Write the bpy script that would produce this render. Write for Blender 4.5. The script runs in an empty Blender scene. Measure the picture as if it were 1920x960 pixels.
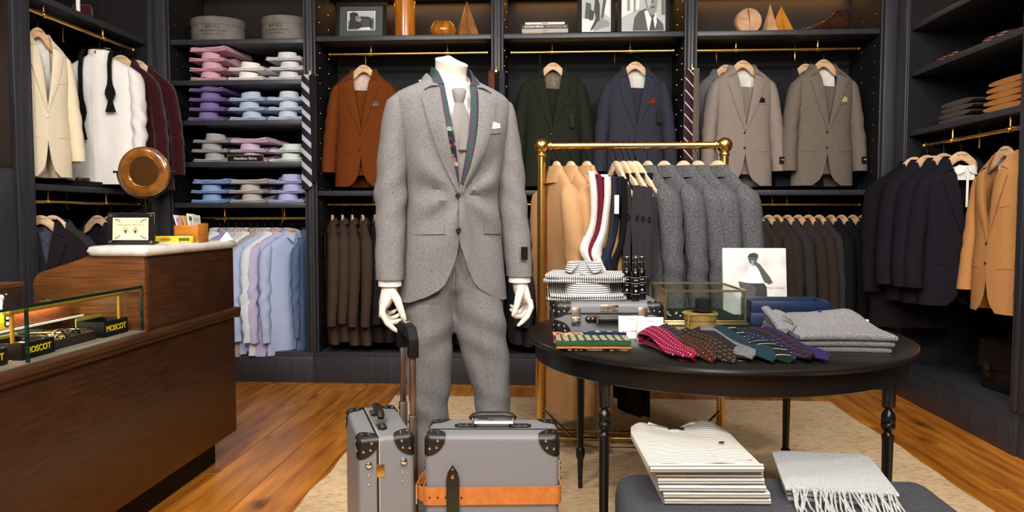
import bpy, bmesh, math, random
import numpy as np
from mathutils import Matrix, Vector, Euler, noise
random.seed(7)
S = bpy.context.scene
COL = S.collection
PI = math.pi

# ------------------------------------------------------------ camera, world, lamps, exposure
EYE = 1.17
TILT = math.atan(75/1400); YAW = math.atan(.058)
cam = bpy.data.cameras.new('camera'); cam.lens = 26.25; cam.sensor_width = 36; cam.clip_start = .05
camo = bpy.data.objects.new('camera', cam); COL.objects.link(camo)
camo.location = (0, 0, EYE); camo.rotation_euler = (PI/2-TILT, 0, YAW)
S.camera = camo
W = bpy.data.worlds.new('world'); S.world = W; W.use_nodes = True
W.node_tree.nodes['Background'].inputs[0].default_value = (1, .95, .88, 1)
W.node_tree.nodes['Background'].inputs[1].default_value = .1
S.view_settings.view_transform = 'Standard'; S.view_settings.look = 'None'
S.view_settings.gamma = 1; S.view_settings.use_curve_mapping = False
S.view_settings.exposure = 0.0
def area(loc, target, power, size, color=(1, .955, .90), sy=None, name='ceiling_and_added_light'):
    l = bpy.data.lights.new(name, 'AREA'); l.energy = power; l.size = size; l.color = color
    if sy: l.shape = 'RECTANGLE'; l.size_y = sy
    o = bpy.data.objects.new(name, l); COL.objects.link(o); o.location = loc
    o.rotation_euler = (Vector(target)-Vector(loc)).to_track_quat('-Z', 'Y').to_euler()
    return o
area((-1.0, .3, 3.15), (-.5, 4.0, 1.0), 84, .45)
area((1.1, .2, 3.15), (.7, 4.0, 1.0), 84, .45)
area((-.1, -.9, 2.7), (.1, 4.0, 1.2), 84, 1.0)
area((-1.3, 2.6, 3.17), (-1.5, 4.6, .9), 26, .3)
area((.2, 2.5, 3.17), (.2, 4.9, .9), 26, .3)
area((1.3, 2.5, 3.17), (1.4, 4.9, .9), 28, .3)
area((.6, 1.4, 3.17), (.6, 2.4, .7), 22, .3)
area((-2.0, 1.0, 3.17), (-2.6, 4.2, 1.4), 26, .3)
area((-1.76, 2.1, .899), (-1.78, 2.1, .5), 5.5, .9, (1, .82, .55), .02, 'display_case_light').rotation_euler = (0, 0, PI/2)
area((0, -1.3, 3.12), (0, -2.45, 1.4), 40, 2.2, (1, .86, .68), .3)  # unseen lamp added to wash the front wall, warming mirror and brass reflections
# warm strips tucked under the top board of each upper compartment
for x0, x1 in ((-1.6, -.5), (-.3, .8), (1.0, 2.1)):
    area(((x0+x1)/2, 5.60, 2.755), ((x0+x1)/2, 5.67, 2.2), 3.0, x1-x0, (1, .45, .12), .02, 'shelf_strip_light')
area((-2.2, 5.5, 2.86), (-2.2, 5.66, 2.3), .5, .8, (1, .5, .16), .03, 'shelf_strip_light')
area((2.6, 4.3, 2.86), (2.8, 4.3, 2.3), 1.0, .9, (1, .5, .16), .03, 'shelf_strip_light')
area((-3.2, 4.4, 2.86), (-3.3, 4.4, 2.3), .8, .9, (1, .5, .16), .03, 'shelf_strip_light')

# ------------------------------------------------------------ helpers
def lin(c):
    if isinstance(c, str):
        c = tuple(int(c[i:i+2], 16) for i in (0, 2, 4))
    return tuple((v/255/12.92 if v/255 <= .04045 else ((v/255+.055)/1.055)**2.4) for v in c)+(1.,)

class MB:
    def __init__(s): s.v = []; s.f = []
    def add(s, vs, fs, M=None):
        n = len(s.v)
        if M is not None: vs = [M @ Vector(p) for p in vs]
        s.v += [tuple(p) for p in vs]; s.f += [tuple(i+n for i in f) for f in fs]
        return s
    def box(s, x0, x1, y0, y1, z0, z1, M=None):
        return s.add([(x0,y0,z0),(x1,y0,z0),(x1,y1,z0),(x0,y1,z0),(x0,y0,z1),(x1,y0,z1),(x1,y1,z1),(x0,y1,z1)],
            [(0,3,2,1),(4,5,6,7),(0,1,5,4),(1,2,6,5),(2,3,7,6),(3,0,4,7)], M)
    def cbox(s, c, d, M=None):
        return s.box(c[0]-d[0]/2, c[0]+d[0]/2, c[1]-d[1]/2, c[1]+d[1]/2, c[2]-d[2]/2, c[2]+d[2]/2, M)
    def grid(s, rows, cu=False, cv=False, M=None, flip=False):
        nr = len(rows); nc = len(rows[0]); vs = [p for r in rows for p in r]; fs = []
        for i in range(nr if cv else nr-1):
            for j in range(nc if cu else nc-1):
                q = (i*nc+j, i*nc+(j+1)%nc, ((i+1)%nr)*nc+(j+1)%nc, ((i+1)%nr)*nc+j)
                fs.append(q[::-1] if flip else q)
        return s.add(vs, fs, M)
    def loft(s, rings, cap=(True, True), M=None):
        n = len(rings[0]); s.grid(rings, cu=True, M=M)
        b = len(s.v)-n*len(rings)
        if cap[0]: s.f.append(tuple(range(b+n-1, b-1, -1)))
        if cap[1]: s.f.append(tuple(range(len(s.v)-n, len(s.v))))
        return s
    def tube(s, path, r, n=8, closed=False, cap=True, M=None, up=None):
        P = [Vector(p) for p in path]; m = len(P); rings = []
        prev = None
        for i in range(m):
            a = P[(i-1) % m] if (closed or i > 0) else P[i]; b = P[(i+1) % m] if (closed or i < m-1) else P[i]
            t = (b-a).normalized()
            if prev is None:
                u = Vector(up) if up else (Vector((0,0,1)) if abs(t.z) < .9 else Vector((1,0,0)))
                nrm = (u-t*u.dot(t)).normalized()
            else: nrm = (prev-t*prev.dot(t)).normalized()
            prev = nrm; bi = t.cross(nrm)
            ri = r[i] if isinstance(r, (list, np.ndarray)) else r
            ra, rb = ri if isinstance(ri, tuple) else (ri, ri)
            rings.append([P[i]+nrm*ra*math.cos(k*2*PI/n)+bi*rb*math.sin(k*2*PI/n) for k in range(n)])
        if closed: return s.grid(rings, cu=True, cv=True, M=M)
        return s.loft(rings, (cap, cap), M)
    def lathe(s, prof, n=20, M=None, cap=True, sx=1, sy=1):
        rings = [[(r*sx*math.cos(k*2*PI/n), r*sy*math.sin(k*2*PI/n), z) for k in range(n)] for r, z in prof]
        return s.loft(rings, (cap, cap), M)
    def prism(s, poly, z0, z1, M=None):
        n = len(poly)
        return s.add([(x,y,z0) for x,y in poly]+[(x,y,z1) for x,y in poly],
            [tuple(range(n-1,-1,-1)), tuple(range(n, 2*n))]+[(i,(i+1)%n,n+(i+1)%n,n+i) for i in range(n)], M)
    def ball(s, c, r, n=10, m=8, sx=1, sy=1, sz=1, M=None):
        rings = [[(c[0]+r*sx*math.sin(PI*i/m)*math.cos(2*PI*k/n), c[1]+r*sy*math.sin(PI*i/m)*math.sin(2*PI*k/n), c[2]-r*sz*math.cos(PI*i/m)) for k in range(n)] for i in range(1, m)]
        return s.loft(rings, (True, True), M)
    def mesh(s, name, mat, bevel=0, smooth=True, angle=40, seg=2):
        me = bpy.data.meshes.new(name); me.from_pydata(s.v, [], s.f); me.update()
        bm = bmesh.new(); bm.from_mesh(me)
        bmesh.ops.recalc_face_normals(bm, faces=bm.faces)
        if bevel:
            bmesh.ops.bevel(bm, geom=[e for e in bm.edges if e.calc_face_angle(0) > .5], offset=bevel, segments=seg, affect='EDGES', profile=.5)
        bm.to_mesh(me); bm.free()
        if smooth:
            for p in me.polygons: p.use_smooth = True
            me.set_sharp_from_angle(angle=math.radians(angle))
        if mat: me.materials.append(mat)
        return me
    def build(s, name, mat, parent=None, bevel=0, smooth=True, angle=40, seg=2, solid=0, sub=0, label=None, loc=None, rot=None, off=-1):
        o = bpy.data.objects.new(name, s.mesh(name, mat, bevel, smooth, angle, seg)); COL.objects.link(o)
        if parent: o.parent = parent
        if solid:
            m = o.modifiers.new('solid', 'SOLIDIFY'); m.thickness = solid; m.offset = off
            m = o.modifiers.new('crisp', 'EDGE_SPLIT'); m.split_angle = math.radians(48); m.use_edge_sharp = False
        if sub:
            m = o.modifiers.new('sub', 'SUBSURF'); m.levels = sub; m.render_levels = sub
        if label: o['label'] = label
        if loc is not None: o.location = loc
        if rot is not None: o.rotation_euler = rot
        return o

def obj(name, me, parent=None, loc=None, rot=None):
    o = bpy.data.objects.new(name, me); COL.objects.link(o)
    if parent: o.parent = parent
    if loc is not None: o.location = loc
    if rot is not None: o.rotation_euler = rot
    return o
def tag(o, label, cat, group=None):
    o['label'] = label; o['category'] = cat
    if group: o['group'] = group
    return o
def thing(name, label, cat, loc=(0,0,0), rot=(0,0,0), group=None):
    o = bpy.data.objects.new(name, None); COL.objects.link(o); o.empty_display_size = .05
    o.location = loc; o.rotation_euler = rot if isinstance(rot, tuple) else (0,0,rot)
    return tag(o, label, cat, group)
def struct(o): o['kind'] = 'structure'; return o
def stuff(o): o['kind'] = 'stuff'; return o
def copy_tree(o, parent=None):
    c = o.copy(); COL.objects.link(c)
    if parent: c.parent = parent
    for ch in list(KIDS(o)): copy_tree(ch, c)
    return c
def KIDS(o): return [x for x in o.children]
def dup(root, label, loc, rot=0, group=None, scale=None):
    c = copy_tree(root); c.location = loc; c.rotation_euler = rot if isinstance(rot, tuple) else (0,0,rot)
    c['label'] = label
    if group: c['group'] = group
    if scale: c.scale = scale
    return c
ORD = ['first','second','third','fourth','fifth','sixth','seventh','eighth','ninth','tenth','eleventh','twelfth','thirteenth','fourteenth']
def T(x, y, z): return Matrix.Translation((x, y, z))
def RX(a): return Matrix.Rotation(a, 4, 'X')
def RY(a): return Matrix.Rotation(a, 4, 'Y')
def RZ(a): return Matrix.Rotation(a, 4, 'Z')
def SC(x, y, z): return Matrix.Diagonal((x, y, z, 1))
def nz(x, y=0, z=0): return noise.noise(Vector((x, y, z)))
def lerp(a, b, t): return a+(b-a)*t

_txt = {}
def text(name, s, size, mat, parent, M, ext=.0006, align='CENTER', shear=0, space=1.0, bold=0):
    key = (s, size, mat.name, ext, align, shear, space, bold)
    if key not in _txt:
        c = bpy.data.curves.new('t', 'FONT'); c.body = s; c.size = size; c.extrude = ext; c.align_x = align; c.align_y = 'CENTER'
        c.shear = shear; c.space_character = space; c.offset = bold; c.resolution_u = 3
        t = bpy.data.objects.new('t', c); COL.objects.link(t)
        dg = bpy.context.evaluated_depsgraph_get()
        me = bpy.data.meshes.new_from_object(t.evaluated_get(dg)); me.name = 'lettering'
        me.materials.clear(); me.materials.append(mat)
        bpy.data.objects.remove(t); _txt[key] = me
    o = obj(name, _txt[key], parent); o.matrix_local = M
    return o
FACE = RX(PI/2)     # text plane turned to face -y

# ------------------------------------------------------------ materials
def mat(name, col, rough=.6, metal=0, spec=.5, sheen=0, noise_=None, c2=None, bump=0, coat=0, stretch=None, rnd=0, emit=0, alpha=None, detail=3, lo=.35, hi=.65, coord='Object', trans=0, ior=None):
    m = bpy.data.materials.new(name); m.use_nodes = True
    nt = m.node_tree; b = nt.nodes['Principled BSDF']
    b.inputs['Base Color'].default_value = lin(col); b.inputs['Roughness'].default_value = rough
    b.inputs['Metallic'].default_value = metal; b.inputs['Specular IOR Level'].default_value = spec
    b.inputs['Sheen Weight'].default_value = sheen; b.inputs['Coat Weight'].default_value = coat
    if trans: b.inputs['Transmission Weight'].default_value = trans
    if ior: b.inputs['IOR'].default_value = ior
    if emit:
        b.inputs['Emission Color'].default_value = lin(col); b.inputs['Emission Strength'].default_value = emit
    if noise_:
        tc = nt.nodes.new('ShaderNodeTexCoord'); v = tc.outputs[coord]
        if rnd:
            oi = nt.nodes.new('ShaderNodeObjectInfo'); cm = nt.nodes.new('ShaderNodeVectorMath'); cm.operation = 'ADD'
            mu = nt.nodes.new('ShaderNodeMath'); mu.operation = 'MULTIPLY'; mu.inputs[1].default_value = 37
            nt.links.new(oi.outputs['Random'], mu.inputs[0]); nt.links.new(v, cm.inputs[0]); nt.links.new(mu.outputs[0], cm.inputs[1]); v = cm.outputs[0]
        if stretch:
            mp = nt.nodes.new('ShaderNodeMapping'); mp.inputs['Scale'].default_value = stretch
            nt.links.new(v, mp.inputs[0]); v = mp.outputs[0]
        n = nt.nodes.new('ShaderNodeTexNoise'); n.inputs['Scale'].default_value = noise_; n.inputs['Detail'].default_value = detail
        nt.links.new(v, n.inputs['Vector'])
        if c2:
            r = nt.nodes.new('ShaderNodeValToRGB'); r.color_ramp.elements[0].position = lo; r.color_ramp.elements[1].position = hi
            r.color_ramp.elements[0].color = lin(col); r.color_ramp.elements[1].color = lin(c2)
            nt.links.new(n.outputs['Fac'], r.inputs[0]); out = r.outputs[0]
            if rnd:
                hs = nt.nodes.new('ShaderNodeHueSaturation'); ml = nt.nodes.new('ShaderNodeMapRange')
                ml.inputs['To Min'].default_value = 1-rnd; ml.inputs['To Max'].default_value = 1+rnd
                nt.links.new(oi.outputs['Random'], ml.inputs[0]); nt.links.new(ml.outputs[0], hs.inputs['Value']); nt.links.new(out, hs.inputs['Color']); out = hs.outputs[0]
            nt.links.new(out, b.inputs['Base Color'])
        if bump:
            bp = nt.nodes.new('ShaderNodeBump'); bp.inputs['Strength'].default_value = bump; bp.inputs['Distance'].default_value = .002
            nt.links.new(n.outputs['Fac'], bp.inputs['Height']); nt.links.new(bp.outputs[0], b.inputs['Normal'])
    return m
def fab(name, c1, c2=None, scale=450, bump=.25, sheen=.0, rough=.95, **k):
    return mat(name, c1, rough, spec=.15, sheen=sheen, noise_=scale, c2=c2 or c1, bump=bump, **k)
def pat(name, base, fg, kind='stripe', axis='X', freq=100, duty=.5, rough=.9, axis2='Z', freq2=None, third=None, rot=0, spec=.15):
    """woven pattern in object space: stripe, check or dots"""
    m = bpy.data.materials.new(name); m.use_nodes = True; nt = m.node_tree; b = nt.nodes['Principled BSDF']
    b.inputs['Roughness'].default_value = rough; b.inputs['Specular IOR Level'].default_value = spec
    tc = nt.nodes.new('ShaderNodeTexCoord'); mp = nt.nodes.new('ShaderNodeMapping'); mp.inputs['Rotation'].default_value = (rot if isinstance(rot, tuple) else (0, rot, 0))
    nt.links.new(tc.outputs['Object'], mp.inputs[0]); sp = nt.nodes.new('ShaderNodeSeparateXYZ'); nt.links.new(mp.outputs[0], sp.inputs[0])
    def M(op, a, bb=None):
        n = nt.nodes.new('ShaderNodeMath'); n.operation = op
        for i, x in enumerate((a, bb)):
            if x is None: continue
            if isinstance(x, (int, float)): n.inputs[i].default_value = x
            else: nt.links.new(x, n.inputs[i])
        return n.outputs[0]
    def mixc(fac, a, bb):
        n = nt.nodes.new('ShaderNodeMix'); n.data_type = 'RGBA'; nt.links.new(fac, n.inputs[0])
        for i, x in ((6, a), (7, bb)):
            if isinstance(x, tuple): n.inputs[i].default_value = x
            else: nt.links.new(x, n.inputs[i])
        return n.outputs[2]
    fr = lambda a, f: M('FRACT', M('MULTIPLY', sp.outputs[a], f))
    f2 = freq2 or freq
    if kind == 'stripe':
        fac = M('LESS_THAN', fr(axis, freq), duty); out = mixc(fac, lin(base), lin(fg))
    elif kind == 'check':
        fa = M('LESS_THAN', fr(axis, freq), duty); fb = M('LESS_THAN', fr(axis2, f2), duty)
        fac = M('MULTIPLY', M('ADD', fa, fb), .5); out = mixc(fac, lin(base), lin(fg))
    elif kind == 'dots':
        du = M('SUBTRACT', fr(axis, freq), .5); dv = M('SUBTRACT', fr(axis2, f2), .5)
        d = M('SQRT', M('ADD', M('MULTIPLY', du, du), M('MULTIPLY', dv, dv)))
        fac = M('LESS_THAN', d, duty); out = mixc(fac, lin(base), lin(fg))
        if third: out = mixc(M('LESS_THAN', d, duty*.5), out, lin(third))
    nt.links.new(out, b.inputs['Base Color'])
    return m

M = {}
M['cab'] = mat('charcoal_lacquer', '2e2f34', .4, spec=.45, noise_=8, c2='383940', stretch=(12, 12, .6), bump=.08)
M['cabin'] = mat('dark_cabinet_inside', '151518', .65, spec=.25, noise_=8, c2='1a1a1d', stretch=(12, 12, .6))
M['bronze'] = mat('bronze_panel', '4a3d30', .3, metal=.6)
M['brass'] = mat('polished_brass', 'dfb566', .26, metal=1)
M['brass_satin'] = mat('satin_brass', 'd9a83c', .5, metal=.85)
M['brass2'] = mat('aged_brass', 'b89552', .3, metal=1, noise_=30, c2='d2b069', bump=.05)
M['chrome'] = mat('chrome', 'e2dfda', .22, metal=1)
M['steel'] = mat('brushed_trolley_steel', '8f8078', .35, metal=1)
M['plank'] = mat('oiled_oak', '8a4810', .33, noise_=3, c2='cf852e', stretch=(7, .7, 1), rnd=.15, bump=.06, detail=9, lo=.27, hi=.66, spec=.45)
def knots(m):
    nt = m.node_tree; b = nt.nodes['Principled BSDF']; src = b.inputs['Base Color'].links[0].from_socket
    tc = nt.nodes.new('ShaderNodeTexCoord'); oi = nt.nodes.new('ShaderNodeObjectInfo'); ad = nt.nodes.new('ShaderNodeVectorMath'); ad.operation = 'MULTIPLY_ADD'
    ad.inputs[1].default_value = (1, .45, 1); k = nt.nodes.new('ShaderNodeMath'); k.operation = 'MULTIPLY'; k.inputs[1].default_value = 53
    nt.links.new(oi.outputs['Random'], k.inputs[0]); nt.links.new(tc.outputs['Object'], ad.inputs[0]); nt.links.new(k.outputs[0], ad.inputs[2])
    nz_ = nt.nodes.new('ShaderNodeTexNoise'); nz_.inputs['Scale'].default_value = 30; mx = nt.nodes.new('ShaderNodeVectorMath'); mx.operation = 'MULTIPLY_ADD'; mx.inputs[1].default_value = (.06, .06, .0)
    nt.links.new(ad.outputs[0], nz_.inputs['Vector']); nt.links.new(nz_.outputs['Color'], mx.inputs[0]); nt.links.new(ad.outputs[0], mx.inputs[2])
    v = nt.nodes.new('ShaderNodeTexVoronoi'); v.inputs['Scale'].default_value = 4.2; nt.links.new(mx.outputs[0], v.inputs['Vector'])
    r = nt.nodes.new('ShaderNodeValToRGB'); r.color_ramp.elements[0].position = .05; r.color_ramp.elements[0].color = (.18, .12, .08, 1); r.color_ramp.elements[1].position = .20; r.color_ramp.elements[1].color = (1, 1, 1, 1)
    nt.links.new(v.outputs['Distance'], r.inputs[0])
    ml = nt.nodes.new('ShaderNodeMix'); ml.data_type = 'RGBA'; ml.blend_type = 'MULTIPLY'; ml.inputs[0].default_value = .85
    nt.links.new(src, ml.inputs[6]); nt.links.new(r.outputs[0], ml.inputs[7]); nt.links.new(ml.outputs[2], b.inputs['Base Color'])
knots(M['plank'])
M['subfloor'] = mat('joint_light', 'a98250', .8)
M['rug'] = mat('distressed_wool', 'c69d6e', .98, spec=.05, noise_=30, c2='e2c8a2', bump=.8, detail=12, lo=.28, hi=.56, stretch=(1, 1.8, 1))
M['fringe'] = mat('rug_fringe', 'cdbb9c', .98, spec=.05)
M['wall'] = mat('plaster', '37332f', .85)
M['ceil'] = mat('ceiling_paint', 'b9b2a6', .9)
M['walnut'] = mat('walnut', '2f1a0d', .38, noise_=7, c2='482a16', stretch=(1.5, 1, 12), bump=.08, detail=7, lo=.3, hi=.7, spec=.45)
M['walnut2'] = mat('lighter_walnut', '45270f', .36, noise_=6, c2='7a4b23', stretch=(1, 1, 22), bump=.08, detail=7, lo=.3, hi=.7, spec=.45)
M['marble'] = mat('white_marble', 'c9c6c0', .25, noise_=9, c2='efece6', detail=8, lo=.35, hi=.55)
M['hanger'] = mat('beech_hanger', 'd0a57c', .45, noise_=14, c2='e0bb94', stretch=(1, 1, 8))
M['hangerp'] = mat('pale_beech_hanger', 'e3c39c', .45, noise_=14, c2='efd6b4', stretch=(1, 1, 8))
M['wire'] = mat('dark_wire', '26221f', .35, metal=1)
M['black'] = mat('black_print', '141414', .6)
M['blackl'] = mat('black_leather', '15130f', .35, noise_=300, c2='1f1c18', bump=.2)
M['white'] = mat('white_card', 'f2f0ec', .7)
M['tan'] = mat('tan_leather', 'b8692c', .45, noise_=60, c2='c6773a', bump=.1)
M['tblack'] = mat('black_table_paint', '121111', .28, noise_=6, c2='171615', spec=.45)
M['button'] = mat('horn_button', '2a1d16', .3)
M['gold_print'] = mat('gold_print', 'b79f55', .5)
M['yellow_print'] = mat('yellow_print', 'e3c81f', .5)
M['matte_black'] = mat('matte_black_card', '100f0e', .6, spec=.2)
M['seam_metal'] = mat('pale_seam_metal', 'd8ccb0', .45, metal=.4)
M['glass'] = None
def glass(name, tint, op=.1, rough=.02):
    m = bpy.data.materials.new(name); m.use_nodes = True; nt = m.node_tree; nt.nodes.clear()
    o = nt.nodes.new('ShaderNodeOutputMaterial'); t = nt.nodes.new('ShaderNodeBsdfTransparent'); t.inputs[0].default_value = tint
    g = nt.nodes.new('ShaderNodeBsdfGlossy'); g.inputs['Roughness'].default_value = rough
    lw = nt.nodes.new('ShaderNodeLayerWeight'); lw.inputs[0].default_value = .5
    pw = nt.nodes.new('ShaderNodeMath'); pw.operation = 'POWER'; pw.inputs[1].default_value = 6; nt.links.new(lw.outputs['Facing'], pw.inputs[0])
    fr = nt.nodes.new('ShaderNodeMath'); fr.operation = 'MULTIPLY_ADD'; fr.inputs[1].default_value = .5; fr.inputs[2].default_value = .025; nt.links.new(pw.outputs[0], fr.inputs[0])
    mx = nt.nodes.new('ShaderNodeMixShader')
    nt.links.new(fr.outputs[0], mx.inputs[0]); nt.links.new(t.outputs[0], mx.inputs[1]); nt.links.new(g.outputs[0], mx.inputs[2]); nt.links.new(mx.outputs[0], o.inputs[0])
    return m
M['glass'] = glass('clear_glass', (.96, .985, .975, 1))
M['glassedge'] = mat('green_glass_edge', '0d2a22', .1, spec=.8)
# ------------------------------------------------------------ the setting
XL, XR, YB = -2.79, 2.245, 5.12        # faces of the left, right and back cabinets
fl = struct(MB().box(-4, 3.2, -2.5, 5.8, -.08, -.022).build('floor', M['subfloor'], smooth=False))
pw = .243
pm = [MB().box(0, pw-.003, 0, L, -.024, 0).mesh('plank', M['plank'], bevel=.0012, seg=1) for L in (2.2, 1.7, 1.25)]
pl = (2.2, 1.7, 1.25)
x = -3.72; ci = 0
while x < 2.95:
    y = -1.9+[0, .7, .25, 1.0, .45][ci % 5]-1.0
    k = ci
    while y < 5.1:
        i = (k*7+ci*3) % 3
        if y+pl[i] > 5.06: break
        if y+pl[i] > -1.0: obj('plank', pm[i], fl, (x, y, 0))
        y += pl[i]+.0025; k += 1
    if 5.06-y > .05:
        obj('plank', MB().box(0, pw-.003, 0, 5.06-y, -.024, 0).mesh('plank', M['plank'], bevel=.0012, seg=1), fl, (x, y, 0))
    x += pw; ci += 1
obj('plank', MB().box(-2.8, -.5, 5.063, 5.2, -.024, 0).mesh('plank', M['plank'], bevel=.0012, seg=1), fl)
obj('plank', MB().box(-.497, 2.3, 5.063, 5.2, -.024, 0).mesh('plank', M['plank'], bevel=.0012, seg=1), fl)
struct(MB().box(-4, 3.2, 5.72, 5.8, -.08, 3.3).build('wall_back', M['wall'], smooth=False))
struct(MB().box(-4, -3.4, -2.5, 5.8, -.08, 3.3).build('wall_left', M['wall'], smooth=False))
struct(MB().box(2.85, 3.2, -2.5, 5.8, -.08, 3.3).build('wall_right', M['wall'], smooth=False))
struct(MB().box(-4, 3.2, -2.6, -2.5, -.08, 3.3).build('wall_front', mat('warm_front_wall', 'c4a074', .7), smooth=False))
struct(MB().box(-4, 3.2, -2.5, 5.8, 3.2, 3.3).build('ceiling', M['ceil'], smooth=False))

# ------------------------------------------------------------ cabinets
def rail_part(parent, x0, x1, y, z, ztop, posts, r=.0115, back=None):
    rl = MB().tube([(x0, y, z), (x1, y, z)], r, 12)
    for xx in (x0, x1): rl.tube([(xx-.006, y, z), (xx+.006, y, z)], r*1.35, 12)
    o = rl.build('hanging_rail', M['brass'], parent)
    for p in posts:
        MB().tube([(p, y, z), (p, y, ztop)], .0055, 8).tube([(p-.012, y, z), (p+.012, y, z)], r*1.4, 12).lathe([(.014, 0), (.012, .004)], 10, T(p, y, ztop-.004)).build('rail_bracket', M['brass'], o)
    if back:
        for p in posts:
            MB().tube([(p-.09, y+.2, z-.03), (p-.09, y+.2, ztop)], .005, 8).ball((p-.09, y+.2, z-.035), .009).build('rail_bracket', M['brass'], o)
def pins(parent, pts):
    m = MB()
    for (p, ax) in pts:
        R = {'x': RY(PI/2), '-x': RY(-PI/2), '-y': RX(PI/2), 'y': RX(-PI/2)}[ax]
        m.lathe([(.0036, 0), (.003, .003)], 6, T(*p) @ R)
    stuff(m.build('shelf_pins', M['brass'], parent))
def cabinet(label, M4, w, shelves, rails, lside=True, rside=True, lstile=.05, rstile=.05, plinth=.215, top=2.92, depth=.55, grp='built-in wall cabinets'):
    """local frame: x along the front from 0 to w, y into the wall, z up"""
    c = thing('wall_cabinet', label, 'cabinet', group=None); c.matrix_world = M4
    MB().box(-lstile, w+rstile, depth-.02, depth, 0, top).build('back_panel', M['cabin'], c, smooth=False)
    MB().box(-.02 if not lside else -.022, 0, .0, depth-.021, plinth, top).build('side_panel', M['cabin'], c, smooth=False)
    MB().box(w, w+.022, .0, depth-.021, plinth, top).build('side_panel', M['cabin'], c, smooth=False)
    if lside: MB().box(-lstile, -.0225, -.012, .03, plinth+.001, top).box(-.012, -.0005, -.006, -.0005, plinth+.001, top).build('stile', M['cab'], c, bevel=.003)
    if rside: MB().box(w+.0225, w+rstile, -.012, .03, plinth+.001, top).box(w+.0005, w+.012, -.006, -.0005, plinth+.001, top).build('stile', M['cab'], c, bevel=.003)
    MB().box(-lstile, w+rstile, -.012, depth-.022, 0, plinth-.03).build('plinth', M['cab'], c, bevel=.003)
    MB().box(-lstile, w+rstile, -.006, depth-.022, plinth-.0295, plinth-.012).box(-lstile, w+rstile, -.002, depth-.022, plinth-.0118, plinth).build('bottom_board', M['cab'], c, bevel=.002)
    MB().box(-lstile, w+rstile, -.01, depth-.021, top, top+.05).build('top_board', M['cab'], c, bevel=.002)
    MB().box(-lstile, w+rstile, -.01, .03, top-.09, top-.001).build('pelmet', M['cab'], c, bevel=.002)
    for z in shelves: MB().box(.001, w-.001, .008, depth-.022, z-.034, z).build('shelf', M['cab'], c, bevel=.002)
    for r in rails: rail_part(c, *r)
    pts = []
    z = plinth+.1
    while z < top-.1:
        for yy in (.09, .3): pts += [((0, yy, z), 'x'), ((w, yy, z), '-x')]
        z += .105
    pins(c, pts)
    return c
ZS = 2.405; ZM = 1.345
B = lambda x: T(x, YB, 0)
cabinet('shirt cabinet bay with five shelves of folded shirts, left end of back wall', B(-2.683), .945, [2.395, 2.115, 1.838, 1.548, 1.262],
    [(.05, .91, .15, 1.155, 1.228, (.30, .74), .0105, True)], lstile=.1, rstile=.0425)
cabinet('back wall cabinet bay holding the brown suit, right of the shirt shelves', B(-1.652), 1.213, [2.80, ZS, ZM],
    [(.05, 1.17, .17, 2.315, ZS-.034, (.345, .89), .0115, True), (.03, 1.18, .17, 1.252, ZM-.034, (.35, .9), .009)], lstile=.043, rstile=.0415)
cabinet('back wall cabinet bay holding the green and navy suits behind the brass rack', B(-.355), 1.213, [2.80, ZS, ZM],
    [(.045, 1.165, .17, 2.312, ZS-.034, (.33, .87), .0115, True), (.03, 1.18, .17, 1.252, ZM-.034, (.35, .9), .009)], lstile=.0415, rstile=.0415)
cabinet('back wall cabinet bay holding two pale grey suits, right end of back wall', B(.943), 1.193, [2.80, ZS, ZM],
    [(.025, 1.12, .17, 2.31, ZS-.034, (.295, .845), .0115, True), (.03, 1.15, .17, 1.25, ZM-.034, (.56, .66), .009)], lstile=.0425, rstile=.1)
Lf = T(XL, 3.865, 0) @ RZ(PI/2)           # x runs to +Y, y runs to -X
cabinet('left wall cabinet with white evening shirt and ivory jackets', Lf, 1.16, [2.372, 1.345],
    [(.0, 1.06, .05, 2.285, 2.338, (.19, .735), .0115, True), (.0, 1.1, .06, 1.25, 1.311, (.19, .735), .01, True)], lstile=.09, rstile=.095)
Rf = T(XR, 4.945, 0) @ RZ(-PI/2)
cabinet('right wall cabinet with tan blazers and folded trousers', Rf, 1.17, [2.375, 2.085, 1.71],
    [(.13, 1.15, .05, 1.607, 1.676, (.45, 1.0), .0115, True)], lstile=.17, rstile=.06)
# next cabinet fronts along both side walls
c = thing('wall_cabinet', 'tall closed cabinet front with bronze panel at the left edge', 'cabinet')
MB().box(-3.35, XL, 1.6, 3.77, 0, 2.95).build('carcass', M['cab'], c, smooth=False)
MB().box(XL+.0005, XL+.014, 3.725, 3.768, .0, 2.95).build('stile', M['cab'], c, bevel=.004)
MB().box(XL+.0005, XL+.006, 2.7, 3.71, 1.42, 2.95).build('door_panel', M['bronze'], c, bevel=.003)
MB().box(XL+.0005, XL+.006, 2.7, 3.71, .05, 1.41).build('door_panel', M['cab'], c, bevel=.003)
c = thing('wall_cabinet', 'dark cabinet side beyond the tan blazers at the right edge', 'cabinet')
MB().box(XR, 2.84, 2.2, 3.71, 0, 2.95).build('carcass', M['cab'], c, smooth=False)
MB().box(XR-.012, XR-.0005, 3.64, 3.70, .216, 2.95).build('stile', M['cab'], c, bevel=.004)

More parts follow.
